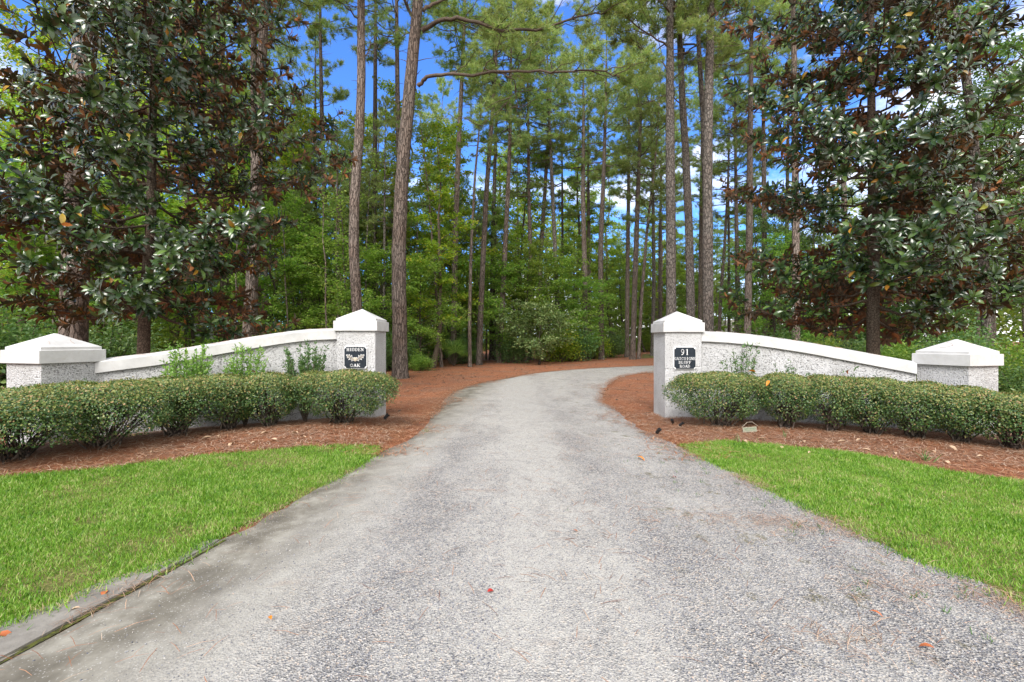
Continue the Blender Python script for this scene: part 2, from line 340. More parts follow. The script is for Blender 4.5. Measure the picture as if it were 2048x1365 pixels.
hgt_n = mixc(t, dm, v1.outputs['Distance'], math_(t, 'MULTIPLY', noise(t, p, 150, 3), 0.35))
hgt_n = mixc(t, cm, hgt_n, (0.2, 0.2, 0.2))
principled(t, o, c, 0.88, bump(t, hgt_n, 1.0, 0.014), 0.2)

m, t, o = mat('concrete'); M['concrete'] = m
p = geopos(t)
c = ramp(t, noise(t, p, 4, 6, 0.7), [(0.3, (0.12, 0.11, 0.095)), (0.55, (0.21, 0.195, 0.17)), (0.75, (0.30, 0.285, 0.25))])
c = mixc(t, ramp(t, voro(t, p, 60), [(0.0, 0.5), (0.12, 0.0)]), c, (0.40, 0.38, 0.35))
principled(t, o, c, 0.85, bump(t, noise(t, p, 90, 4), 0.4, 0.006), 0.25)
m, t, o = mat('moss'); M['moss'] = m
p = geopos(t)
principled(t, o, ramp(t, noise(t, p, 25, 5, 0.7), [(0.4, (0.03, 0.027, 0.018)), (0.55, (0.09, 0.10, 0.02)), (0.7, (0.16, 0.15, 0.05))]), 0.9, None, 0.1)
m, t, o = mat('turf_soil'); M['turf'] = m
p = geopos(t)
c = ramp(t, noise(t, p, 45, 5, 0.7), [(0.35, (0.06, 0.07, 0.022)), (0.55, (0.16, 0.15, 0.05)), (0.75, (0.28, 0.22, 0.12))])
c = mixc(t, ramp(t, noise(t, p, 1.8, 4, 0.6), [(0.55, 0.0), (0.72, 0.6)]), c, (0.20, 0.15, 0.08))
principled(t, o, c, 0.9, bump(t, noise(t, p, 60, 4), 0.8, 0.02), 0.1)

# rough shell stucco
m, t, o = mat('stucco'); M['stucco'] = m
p = objco(t)
a1 = noise(t, p, 52, 5, 0.6, 0.25); a2 = noise(t, p, 75, 4, 0.7); v = voro(t, p, 42, 'F1')
pit = ramp(t, a1, [(0.375, 1.0), (0.43, 0.0)])
h = math_(t, 'SUBTRACT', math_(t, 'MULTIPLY_ADD', a2, 0.6, a1), math_(t, 'MULTIPLY', pit, 0.7))
h = math_(t, 'ADD', h, math_(t, 'MULTIPLY', ramp(t, v, [(0.0, 1.0), (0.35, 0.0)]), 0.35))
c = ramp(t, noise(t, p, 2.2, 5, 0.6), [(0.35, (0.56, 0.56, 0.56)), (0.6, (0.66, 0.66, 0.665))])
c = mixc(t, math_(t, 'MULTIPLY', pit, 0.66), c, (0.13, 0.125, 0.12))
stk = ramp(t, noise(t, mapping(t, p, (1, 1, .12)), 7, 5, 0.7), [(0.55, 0.0), (0.75, 0.35)])
c = mixc(t, stk, c, (0.36, 0.34, 0.29))
principled(t, o, c, 0.8, bump(t, h, 1.0, 0.035), 0.25)
m, t, o = mat('cast_cap'); M['cap'] = m
p = objco(t)
c = ramp(t, noise(t, p, 3.0, 6, 0.65), [(0.3, (0.41, 0.41, 0.405)), (0.6, (0.53, 0.53, 0.525))])
vein = ramp(t, noise(t, p, 2.3, 7, 0.6, 2.2), [(0.488, 0.0), (0.5, 0.35), (0.512, 0.0)])
c = mixc(t, vein, c, (0.40, 0.36, 0.31))
principled(t, o, c, 0.7, bump(t, noise(t, p, 55, 4), 0.12, 0.004), 0.3)
def plain(name, col, rough=0.5, spec=0.4, metal=0.0, var=0.0):
    m, t, o = mat(name)
    cc = col
    if var:
        cc = ramp(t, noise(t, objco(t), 14, 4), [(0.3, tuple(x * (1 - var) for x in col)), (0.7, tuple(min(1, x * (1 + var)) for x in col))])
    principled(t, o, cc, rough, None, spec, metal); return m
M['slate'] = plain('slate', (0.016, 0.022, 0.030), 0.6, 0.2, var=0.3)
M['white'] = plain('white_paint', (0.75, 0.75, 0.75), 0.5)
M['tan_paint'] = plain('tan_paint', (0.50, 0.43, 0.34), 0.5)
M['acorn'] = plain('acorn_green', (0.16, 0.17, 0.05), 0.5)
M['black'] = plain('black_plastic', (0.015, 0.015, 0.017), 0.4, var=0.3)
M['cream'] = plain('cream_card', (0.24, 0.24, 0.18), 0.6, var=0.1)
M['ink'] = plain('green_ink', (0.05, 0.16, 0.08), 0.6)
M['lens'] = plain('lens', (0.25, 0.25, 0.25), 0.1, 0.8)
M['house_wall'] = plain('house_wall', (0.50, 0.46, 0.42), 0.8, var=0.1)
M['house_roof'] = plain('house_roof', (0.33, 0.30, 0.28), 0.8, var=0.2)
M['glass'] = plain('window_glass', (0.03, 0.04, 0.05), 0.08, 0.8)

# ------------------------------------------------------------------ the ground
def lattice(name, xs, ys, mt, dz=0.0, poly=None):
    X, Y = np.meshgrid(xs, ys); Z = hgt(X, Y) + dz
    nx = len(xs); i, j = np.meshgrid(np.arange(nx - 1), np.arange(len(ys) - 1))
    F = np.stack([j * nx + i, j * nx + i + 1, (j + 1) * nx + i + 1, (j + 1) * nx + i], -1).reshape(-1, 4)
    V = np.stack([X, Y, Z], -1).reshape(-1, 3)
    if poly is not None:
        c = V[F].mean(1); F = F[inpoly(c[:, 0], c[:, 1], poly)]
        used = np.unique(F); mp_ = np.zeros(len(V), int); mp_[used] = np.arange(len(used)); V = V[used]; F = mp_[F]
    b = MB(); b.add(V, F); return b.build(name, mt, smooth=True)
gx = np.unique(np.concatenate([np.arange(-12, 12.01, 0.25), np.arange(-60, 60.1, 4), np.linspace(-900, 900, 25)]))
gy = np.unique(np.concatenate([np.arange(-4, 14.01, 0.25), np.arange(-40, 100.1, 4), np.linspace(-900, 1200, 25)]))
tag(lattice('ground', gx, gy, M['ground'], -0.002), 'rust brown pine straw ground under the trees', kind='structure')

# gravel drive: a strip between its two traced edges
LE = [(-3.0, -3.0), (-2.75, 0.5)] + [gp(*q) for q in [(0, 1328), (220, 1205), (307, 1159), (457, 1076), (560, 1020), (640, 975), (703, 943), (745, 912), (770, 890), (802, 872), (825, 850), (868, 821), (882, 807), (896, 787), (941, 770), (1001, 759), (1071, 746), (1156, 738), (1298, 731)]] + [(16, 30.6), (32, 31.5)]
RE = [(3.6, -3.0), (3.2, 0.5)] + [gp(*q) for q in [(2048, 1212), (1900, 1145), (1800, 1104), (1700, 1055), (1600, 1010), (1500, 960), (1420, 920), (1350, 888), (1321, 878), (1292, 861), (1256, 841), (1236, 821), (1205, 804), (1210, 773), (1241, 753), (1300, 744)]] + [(14, 25.2), (32, 26.4)]
ROAD_POLY = [tuple(q) for q in LE] + [tuple(q) for q in RE[::-1]]
NL = 420
le = resample(smooth_pl(LE, 2), NL); re_ = resample(smooth_pl(RE, 2), NL)
# pair the two edges so that cross lines stay short
_k = np.arange(NL - 2)
le[1:-1, 0] += rng.randn(NL - 2) * 0.02 + .05 * (np.sin(_k * .41) * np.sin(_k * .17) + .5 * np.sin(_k * .83)) * np.clip((le[1:-1, 1] - 4.5) / 2, 0, 1)
re_[1:-1, 0] += rng.randn(NL - 2) * 0.022 + .05 * (np.sin(_k * .37) * np.sin(_k * .13) + .5 * np.sin(_k * .71))
K = 12
tt = np.linspace(0, 1, K)[None, :, None]
P = le[:, None, :] * (1 - tt) + re_[:, None, :] * tt
crown_ = 0.03 * (1 - (2 * tt[..., 0] - 1) ** 2) * np.ones((NL, 1))
V = np.concatenate([P, (crown_ + 0.006)[..., None]], -1).reshape(-1, 3)
i, j = np.meshgrid(np.arange(NL - 1), np.arange(K - 1), indexing='ij')
F = np.stack([i * K + j, i * K + j + 1, (i + 1) * K + j + 1, (i + 1) * K + j], -1).reshape(-1, 4)
b = MB(); b.add(V, F); tag(b.build('gravel_driveway', M['gravel'], smooth=True), 'grey gravel driveway curving away to the right between the gate walls', kind='structure')
# concrete kerb strip at the near left with its mossy joint
ko = smooth_pl([(-3.25, -3), (-2.95, 0.8), gp(0, 1258), gp(132, 1212), gp(228, 1162), gp(330, 1134), gp(430, 1082)], 2)
ki = smooth_pl([(-3.0, -3), (-2.75, 0.5), gp(0, 1328), gp(220, 1205), gp(307, 1159), gp(400, 1108), gp(445, 1082)], 2)
ko = resample(ko, 60); ki = resample(ki, 60)
b = MB(); off = np.array([0.02, 0.0])
ks = ki - off
V = np.concatenate([np.c_[ko - np.array([0.07, 0]), np.full(60, 0.010)], np.c_[ks, np.full(60, 0.016)], np.c_[ks, np.full(60, -0.01)]])
i = np.arange(59)
b.add(V, np.concatenate([np.stack([i, 60 + i, 61 + i, i + 1], -1), np.stack([60 + i, 120 + i, 121 + i, 61 + i], -1)]))
kerb = tag(b.build('concrete_kerb', M['concrete']), 'low stained concrete kerb strip along the left edge of the drive', kind='structure')
b = MB(); V = np.concatenate([np.c_[ki - off, np.full(60, 0.003)], np.c_[ki + off * 1.6, np.full(60, 0.0125)]])
b.add(V, np.stack([i, 60 + i, 61 + i, i + 1], -1)); b.build('kerb_joint_moss', M['moss'], kerb)

LAWN_L = [gp(0, 1262), gp(132, 1216), gp(228, 1163), gp(330, 1142), gp(400, 1100), gp(483, 1054), gp(615, 990), gp(703, 946), gp(752, 908), gp(760, 893), gp(700, 891), gp(600, 894), gp(400, 914), gp(200, 938), gp(0, 956), (-7.5, 3.9), (-9, 3.0), (-9, -1.5), (-3.2, -1.5), (-2.85, 1.4)]
LAWN_R = [(3.3, -1.5), (3.02, 1.6), gp(2048, 1220), gp(1900, 1153), gp(1800, 1112), gp(1700, 1063), gp(1600, 1018), gp(1500, 967), gp(1420, 926), gp(1375, 903), gp(1358, 890), gp(1450, 883), gp(1560, 892), gp(1700, 907), gp(1800, 924), gp(1900, 944), gp(2048, 966), (7.5, 4.3), (9, 3.6), (9, -1.5)]
lx = np.arange(-9.2, -1.4, 0.06); ly = np.arange(-1.5, 7.2, 0.06)
tag(lattice('lawn', lx, ly, M['turf'], 0.004, LAWN_L), 'bright green lawn left of the drive', kind='structure')
tag(lattice('lawn', -lx[::-1], ly, M['turf'], 0.004, LAWN_R), 'bright green lawn right of the drive', kind='structure')
FARL = [(11.3, 40), (40, 40), (60, 58), (15, 52)]
tag(lattice('far_lawn', np.arange(9, 62, 0.5), np.arange(38, 60, 0.5), M['turf'], 0.006, FARL), 'sunny patch of lawn beyond the bend of the drive', kind='structure')

# ------------------------------------------------------------------ gate pillars and walls
CAPW = 0.784
def flakes(b, P0, ux, uy, nrm, w_, h_, n, r):
    """shell flakes standing proud of a stucco face"""
    C = P0 + r.rand(n, 1) * w_ * ux + r.rand(n, 1) * h_ * uy
    tv = np.array([(-1, -.6, 0), (1, -.5, 0), (.5, .7, 0), (-.6, .6, 0), (0.1, 0.1, 0.7)], float)
    tf = [np.array([(0, 1, 4), (1, 2, 4), (2, 3, 4), (3, 0, 4)])]
    W = norm(np.tile(nrm, (n, 1)) + r.randn(n, 3) * 0.25); U = norm(np.cross(W, r.randn(n, 3))); V = np.cross(W, U)
    b.scatter(tv, tf, C, U, V, W, 0.004 + 0.009 * r.rand(n) ** 2)
def pillar(name, corner, ang, side, zb, label, seed):
    """corner = the near corner of the cap's band; side -1: body extends to -x from it; ang = turn about the corner"""
    r = np.random.RandomState(seed)
    cx, cy = corner; c_, s_ = math.cos(ang), math.sin(ang)
    ex = np.array([c_, s_]) * (-1 if side < 0 else 1); ey = np.array([-s_, c_])
    ctr = np.array([cx, cy]) + (ex + ey) * CAPW / 2
    root = empty('gate_pillar', (ctr[0], ctr[1], 0), label, 'gate pillar', 'white stucco gate pillars', rz=ang)
    g0 = float(hgt(*ctr)) - 0.15
    hw = CAPW / 2; bw = hw - 0.045
    b = MB(); b.box((-bw, -bw, g0), (bw, bw, zb + 0.004))
    for P0, ux, nr in (((-bw, -bw), (1, 0, 0), (0, -1, 0)), ((bw, -bw), (0, 1, 0), (1, 0, 0)), ((-bw, -bw), (0, 1, 0), (-1, 0, 0))):
        flakes(b, np.array([P0[0], P0[1], g0 + 0.1]), np.array(ux, float), np.array([0, 0, 1.0]), np.array(nr, float), 2 * bw, zb - g0 - 0.1, 700, r)
    b.build('body', M['stucco'], root)
    b = MB(); hb = hw
    def ring(q, z): return [(-q, -q, z), (q, -q, z), (q, q, z), (-q, q, z)]
    def loft(levels):
        v = sum([ring(q, z) for q, z in levels], []); f = []
        for k in range(len(levels) - 1):
            for e in range(4): f.append((4 * k + e, 4 * k + (e + 1) % 4, 4 * k + 4 + (e + 1) % 4, 4 * k + 4 + e))
        b.add(v, f); b.add(ring(*levels[0]), [(3, 2, 1, 0)])
    q = hw
    loft([(q - .004, zb), (q, zb + .004), (q, zb + 0.175), (q - .005, zb + 0.18), (q - 0.033, zb + 0.182), (q - 0.034, zb + 0.186), (q - 0.034, zb + 0.219), (q - .04, zb + 0.225), (0.012, zb + 0.412)])
    b.build('cap', M['cap'], root)
    return root, ctr, zb + 0.412
A = 0.27
PIL = {}
PIL['TL'] = pillar('p', (-2.418, 8.15), 0.0, -1, 1.683, 'tall white stucco gate pillar left of the drive with the HIDDEN OAK plaque', 1)
PIL['TR'] = pillar('p', (2.877, 8.64), 0.0, 1, 1.671, 'tall white stucco gate pillar right of the drive with the 91 plaque', 2)
PIL['LL'] = pillar('p', (-6.265, 6.03), -A, -1, 1.196, 'low white end pillar of the left wall, cut off by the left picture edge', 3)
PIL['LR'] = pillar('p', (6.94, 6.89), A + .02, 1, 1.115, 'low white end pillar of the right wall beside the magnolia', 4)

def gwall(p0, p1, prof, label, bulge, seed):
    """wall on plan from p0 to p1; prof = list of (photo x, y) of the coping's lower front edge"""
    r = np.random.RandomState(seed)
    p0 = np.array(p0); p1 = np.array(p1); n = 60; t_ = np.linspace(0, 1, n)
    d = p1 - p0; nrm = np.array([-d[1], d[0]]) / np.linalg.norm(d)
    if nrm[1] > 0: nrm = -nrm                                        # faces the camera
    C = p0 + d * t_[:, None] + nrm * (bulge * 4 * t_ * (1 - t_))[:, None]
    pxs = CX + C[:, 0] / C[:, 1] * FPX
    pr = np.array(sorted(prof)); py = np.interp(pxs, pr[:, 0], pr[:, 1])
    zb = EYE - (py - CY) / FPX * C[:, 1]
    for _ in range(6): zb[1:-1] = (zb[:-2] + zb[1:-1] * 2 + zb[2:]) / 4
    T = norm(np.gradient(C, axis=0)); Nn = np.stack([T[:, 1], -T[:, 0]], -1)
    Nn *= np.sign((Nn * nrm).sum(1))[:, None]
    root = empty('gate_wall', (0, 0, 0), label, 'wall', 'white stucco entrance walls')
    def strip(b, sections):
        """sections: list of (offset along outward normal, z array)"""
        k = len(sections); V = np.stack([np.c_[C + Nn * o_, z_] for o_, z_ in sections], 1).reshape(-1, 3)
        i, j = np.meshgrid(np.arange(n - 1), np.arange(k), indexing='ij'); j2 = (j + 1) % k
        F = np.stack([i * k + j, i * k + j2, (i + 1) * k + j2, (i + 1) * k + j], -1).reshape(-1, 4)
        b.add(V, F); b.add(V[:k], [list(range(k))]); b.add(V[-k:], [list(range(k))[::-1]])
    g = hgt(C[:, 0], C[:, 1]) - 0.15
    b = MB(); strip(b, [(0.0, g), (0.0, zb + .01), (-0.30, zb + .01), (-0.30, g)])
    for s_ in range(n - 1):
        h_ = zb[s_] - g[s_] - .1
        flakes(b, np.array([*C[s_], g[s_] + .1]), np.array([*T[s_], 0]), np.array([0, 0, 1.0]), np.array([*Nn[s_], 0]), np.linalg.norm(C[s_ + 1] - C[s_]), h_, 38, r)
    b.build('body', M['stucco'], root)
    b = MB(); strip(b, [(0.045, zb), (0.05, zb + .005), (0.05, zb + .16), (0.04, zb + .17), (-.15, zb + .205), (-.34, zb + .17), (-.35, zb + .16), (-.35, zb)])
    b.build('coping', M['cap'], root)
    return C, Nn, zb
profR = [(1390, 682.7), (1407, 682.9), (1456, 685.5), (1510, 691), (1560, 698), (1614, 706.5), (1717, 725.8), (1826, 746.8), (1860, 753)]
profL = [(190, 747), (202, 745), (320, 730), (420, 712), (520, 694.5), (575, 686), (617, 681), (672, 678.5), (690, 678)]
WR = gwall((3.58, 8.78), (6.66, 7.50), profR, 'white wall with sloping coping behind the right hedge', -0.05, 11)
WL = gwall((-3.14, 8.30), (-6.15, 6.72), profL, 'white wall with sloping coping behind the left hedge', -0.05, 12)

# --- plaques
GL = {  # serif capitals as strokes in a 1 x 1 cell: (points, width)
 'H': [([(.18,0),(.18,1)],.2),([(.82,0),(.82,1)],.2),([(.18,.5),(.82,.5)],.09)],
 'I': [([(.5,0),(.5,1)],.22)],
 'D': [([(.2,0),(.2,1)],.2),([(.2,.955),(.5,.955),(.75,.82),(.86,.5),(.75,.18),(.5,.045),(.2,.045)],.1),([(.80,.72),(.84,.5),(.80,.28)],.2)],
 'E': [([(.22,0),(.22,1)],.2),([(.1,.955),(.85,.955)],.09),([(.1,.045),(.88,.045)],.09),([(.22,.5),(.65,.5)],.09),([(.85,.98),(.85,.75)],.07),([(.88,.02),(.88,.27)],.07),([(.65,.62),(.65,.38)],.06)],
 'N': [([(.17,0),(.17,1)],.1),([(.85,0),(.85,1)],.1),([(.15,.97),(.85,.05)],.2)],
 'O': [([(.5,.96),(.24,.84),(.14,.5),(.24,.16),(.5,.04),(.76,.16),(.86,.5),(.76,.84),(.5,.96)],.11),([(.17,.7),(.14,.5),(.17,.3)],.2),([(.83,.7),(.86,.5),(.83,.3)],.2)],
 'A': [([(.12,0),(.48,.98)],.1),([(.48,.98),(.86,0)],.2),([(.25,.36),(.68,.36)],.08)],
 'K': [([(.2,0),(.2,1)],.2),([(.8,.98),(.25,.42)],.1),([(.42,.6),(.84,.02)],.19)],
 'G': [([(.8,.78),(.6,.95),(.42,.95),(.22,.84),(.13,.5),(.22,.16),(.45,.04),(.65,.06),(.8,.14)],.1),([(.16,.7),(.13,.5),(.16,.3)],.2),([(.78,.08),(.78,.45)],.18),([(.84,.7),(.84,.98)],.07)],
 'S': [([(.74,.8),(.55,.95),(.35,.93),(.24,.78),(.3,.62),(.7,.4),(.77,.22),(.62,.06),(.4,.05),(.22,.2)],.13),([(.3,.65),(.7,.38)],.2),([(.77,.72),(.77,.97)],.07),([(.2,.28),(.2,.03)],.07)],
 'C': [([(.8,.75),(.62,.95),(.42,.95),(.22,.84),(.13,.5),(.22,.16),(.45,.04),(.65,.07),(.84,.25)],.1),([(.16,.7),(.13,.5),(.16,.3)],.2),([(.83,.68),(.83,.98)],.07)],
 'B': [([(.2,0),(.2,1)],.2),([(.2,.955),(.55,.955),(.73,.85),(.72,.62),(.55,.53),(.2,.53)],.09),([(.2,.53),(.58,.53),(.82,.4),(.8,.15),(.58,.045),(.2,.045)],.09),([(.72,.83),(.72,.65)],.16),([(.8,.4),(.8,.18)],.18)],
 'L': [([(.24,0),(.24,1)],.2),([(.1,.045),(.85,.045)],.09),([(.85,.02),(.85,.3)],.07)],
 'U': [([(.2,1),(.2,.28),(.32,.06),(.55,.03),(.75,.15),(.8,.4),(.8,1)],.1),([(.2,1),(.2,.3)],.2)],
 'F': [([(.24,0),(.24,1)],.2),([(.1,.955),(.85,.955)],.09),([(.24,.5),(.65,.5)],.09),([(.85,.98),(.85,.72)],.07),([(.65,.62),(.65,.38)],.06)],
 'R': [([(.2,0),(.2,1)],.2),([(.2,.955),(.55,.955),(.74,.85),(.73,.6),(.55,.5),(.2,.5)],.09),([(.74,.84),(.74,.62)],.16),([(.5,.5),(.86,.02)],.19)],
 '9': [([(.5,.96),(.26,.86),(.2,.66),(.3,.46),(.5,.4),(.72,.5),(.8,.68),(.7,.88),(.5,.96)],.1),([(.8,.72),(.76,.4),(.6,.15),(.3,.02)],.17),([(.22,.76),(.22,.58)],.16)],
 '1': [([(.52,0),(.52,.98)],.2),([(.52,.96),(.28,.82)],.08)],
}
SERIF = {'H': [(.18,0),(.18,1),(.82,0),(.82,1)], 'I': [(.5,0),(.5,1)], 'D': [(.16,0),(.16,1)], 'N': [(.17,0),(.15,1),(.85,1)], 'A': [(.12,0),(.86,0)], 'K': [(.2,0),(.2,1),(.82,0),(.8,1)], 'B': [(.16,0),(.16,1)], 'L': [(.24,1)], 'U': [(.2,1),(.8,1)], 'F': [(.24,0)], 'R': [(.2,0),(.16,1),(.86,0)], '1': [(.52,0)], 'E': [], 'O': [], 'G': [(.78,.45)], 'S': [], 'C': [], '9': []}
def ribbon(b, pts, w_, M_, th=0.004):
    pts = np.array(pts, float)
    for a, c in zip(pts[:-1], pts[1:]):
        d = c - a; L = np.linalg.norm(d); d /= L; n_ = np.array([-d[1], d[0]]) * w_ / 2; a2 = a - d * w_ * .22; c2 = c + d * w_ * .22
        q = [a2 - n_, c2 - n_, c2 + n_, a2 + n_]
        b.add([M_(x, y, 0) for x, y in q] + [M_(x, y, th) for x, y in q], [(4,5,6,7),(0,1,5,4),(1,2,6,5),(2,3,7,6),(3,0,4,7)])
def word(b, s, cx, cz, h, cw, M_):
    x = cx - len(s) * cw / 2
    for ch in s:
        for pts, w_ in GL[ch]:
            ribbon(b, [(x + px * cw * .92, cz + pz * h) for px, pz in pts], w_ * cw * .86, M_)
        for sx, sz in SERIF[ch]:
            zz = cz + (sz * .94 + .03) * h
            ribbon(b, [(x + (sx - .17) * cw * .92, zz), (x + (sx + .17) * cw * .92, zz)], max(.08 * h, .004), M_)
        x += cw
def plaque_outline(w_, h_, n_, grow=0):
    pts = []; r_ = n_
    W2, H2 = w_ / 2 + grow, h_ / 2 + grow
    for sx, sz, a0 in ((1, 1, 270), (-1, 1, 0), (-1, -1, 90), (1, -1, 180)):
        cx, cz = sx * W2, sz * H2
        for k in range(7):
            a = R_(a0 - 0 - k * 15) if False else R_({(1,1):270,(-1,1):0,(-1,-1):90,(1,-1):180}[(sx, sz)] - k * 15)
            pts.append((cx + r_ * math.cos(a), cz + r_ * math.sin(a)))
    return pts
def plaque(centre, w_, h_, label, words, emblem, seed):
    root = empty('plaque', centre, label, 'plaque', 'slate plaques on the tall pillars')
    def slab(out_, y0, y1, mt, nm):
        n = len(out_); v = [(x, y0, z) for x, z in out_] + [(x, y1, z) for x, z in out_]
        b = MB(); b.add(v, [list(range(n))[::-1]]); b.add(v, [list(range(n, 2 * n))]); b.add(v, [(k, (k + 1) % n, n + (k + 1) % n, n + k) for k in range(n)])
        return b.build(nm, mt, root)
    def corner_out(g, r_):
        pts = []
        W2, H2 = w_ / 2 + g, h_ / 2 + g
        for (sx, sz), a0 in (((1, 1), 270), ((-1, 1), 360), ((-1, -1), 90), ((1, -1), 180)):
            ks = range(7)
            for k in ks:
                a = R_(a0 - k * 15)
                pts.append((sx * W2 + r_ * math.cos(a), sz * H2 + r_ * math.sin(a)))
        return pts
    slab(corner_out(0.010, 0.027), -0.030, 0.0, M['white'], 'border')
    slab(corner_out(0.0, 0.034), -0.038, -0.0305, M['slate'], 'slate_face')
    M_ = lambda x, z, t_: (x, -0.0383 - t_, z)
    for s, cz, h, cw in words:
        b = MB(); word(b, s, 0, cz, h, cw, M_); b.build('lettering', M['white'], root)
    if emblem:
        for sgn in (-1, 1):
            b = MB(); n_ = 26; pts = []
            # lobed oak leaf outline along its own axis
            prof = [(0, .004), (.018, .012), (.042, .042), (.048, .012), (.070, .018), (.096, .052), (.100, .014), (.118, .020), (.138, .040), (.142, .012), (.160, .016), (.182, .0)]
            up = [(a_, w1) for a_, w1 in prof]; dn = [(a_, -w1) for a_, w1 in prof[::-1][1:]]
            pol = up + dn; ang = R_(34); ca, sa = math.cos(ang), math.sin(ang)
            w3 = [(sgn * (0.01 + a_ * ca - q_ * sa), -0.055 + a_ * sa + q_ * ca) for a_, q_ in pol]
            cen = (sgn * (0.01 + .1 * ca), -0.055 + .1 * sa)
            M5 = lambda x, z, t_: (x, -0.0385 - t_, z)
            ribbon(b, w3 + [w3[0]], 0.006, M5, 0.004)
            L = b.build('leaf_emblem', M['white'], root)
            b = MB(); M2 = lambda x, z, t_: (x, -0.0425 - t_, z)
            ribbon(b, [(sgn * 0.01, -0.055), (sgn * (0.01 + .17 * ca), -0.055 + .17 * sa)], 0.007, M2, 0.005)
            for a_ in (.045, .095, .135):
                for q_ in (-1, 1):
                    ribbon(b, [(sgn * (0.01 + (a_ - .015) * ca), -0.055 + (a_ - .015) * sa), (sgn * (0.01 + a_ * ca - q_ * .032 * sa), -0.055 + a_ * sa + q_ * .032 * ca)], 0.005, M2, 0.005)
            b.build('leaf_vein', M['tan_paint'], L)
        b = MB(); rings = [(0.0, .002), (.008, .016), (.03, .026), (.05, .027), (.052, .032), (.068, .024), (.075, .004)]
        P_ = []
        for z_, r_ in rings:
            for k in range(12):
                a = k * math.pi / 6; P_.append((r_ * math.cos(a), -0.044 - max(0, -math.sin(a)) * r_ * .6 * 0 + r_ * .35 * math.sin(a), -0.075 + z_))
        n_ = 12; b.add(P_, [(q * n_ + k, q * n_ + (k + 1) % n_, (q + 1) * n_ + (k + 1) % n_, (q + 1) * n_ + k) for q in range(len(rings) - 1) for k in range(n_)])
        b.build('acorn_emblem', M['tan_paint'], root)
    return root
yl = 8.15 + 0.045; yr = 8.64 + 0.045
zc = lambda y, d: EYE - (y - CY) / FPX * d
plaque(((712 - CX) / FPX * yl, yl, zc(714.5, yl)), 0.395, 0.385, 'dark slate plaque reading HIDDEN OAK with two leaves and an acorn',
       [('HIDDEN', 0.112, 0.058, 0.051), ('OAK', -0.172, 0.056, 0.062)], True, 1)
plaque(((1368.5 - CX) / FPX * yr, yr, zc(716, yr)), 0.405, 0.405, 'dark slate plaque reading 91 GASCOIGNE BLUFF ROAD',
       [('91', 0.060, 0.112, 0.086), ('GASCOIGNE', -0.036, 0.054, 0.0455), ('BLUFF', -0.107, 0.052, 0.048), ('ROAD', -0.180, 0.052, 0.050)], False, 2)

# ------------------------------------------------------------------ leaf templates
LEAF4 = (np.array([(0, 0, 0), (.5, .28, .03), (1, 0, -.06), (.5, -.28, .03)], float), np.array([(0, 3, 2, 1)]))
LEAF6 = (np.array([(0, 0, 0), (.35, .27, .05), (.75, .2, .0), (1, 0, -.1), (.75, -.2, .0), (.35, -.27, .05)], float), np.array([(0, 5, 4, 3), (0, 3, 2, 1)]))
def mag_leaf():
    us = [0, .22, .5, .78, 1.0]; ws = [0.02, .125, .18, .14, 0.005]; zs = [0, .05, .06, .01, -.09]
    v = []; f = []
    for u, w_, z in zip(us, ws, zs): v += [(u, -w_, z + w_ * .30), (u, 0, z), (u, w_, z + w_ * .30)]
    for k in range(4):
        a = 3 * k; f += [(a, a + 3, a + 4, a + 1), (a + 1, a + 4, a + 5, a + 2)]
    return np.array(v, float), np.array(f)
MAGL = mag_leaf()
def tuft_template(seed, n=34, wdt=0.02, up=0.55):
    r = np.random.RandomState(seed); v = []; f = []
    d = norm(r.randn(n, 3)); d[:, 2] = d[:, 2] * .8 + up; d = norm(d)
    for k in range(n):
        s_ = norm(np.cross(d[k], r.randn(3))); L = .75 + .4 * r.rand(); o_ = d[k] * .05 + np.array([0, 0, -.35 * r.rand()])
        dr = np.array([0, 0, -.10])
        v += [o_ - s_ * wdt, o_ + s_ * wdt, o_ + d[k] * L + dr * L]; f.append((3 * k, 3 * k + 1, 3 * k + 2))
    return np.array(v), np.array(f)
TUFT = [tuft_template(s, 24, 0.048) for s in range(4)]
TUFTN = [tuft_template(10 + s, 26, 0.034) for s in range(4)]

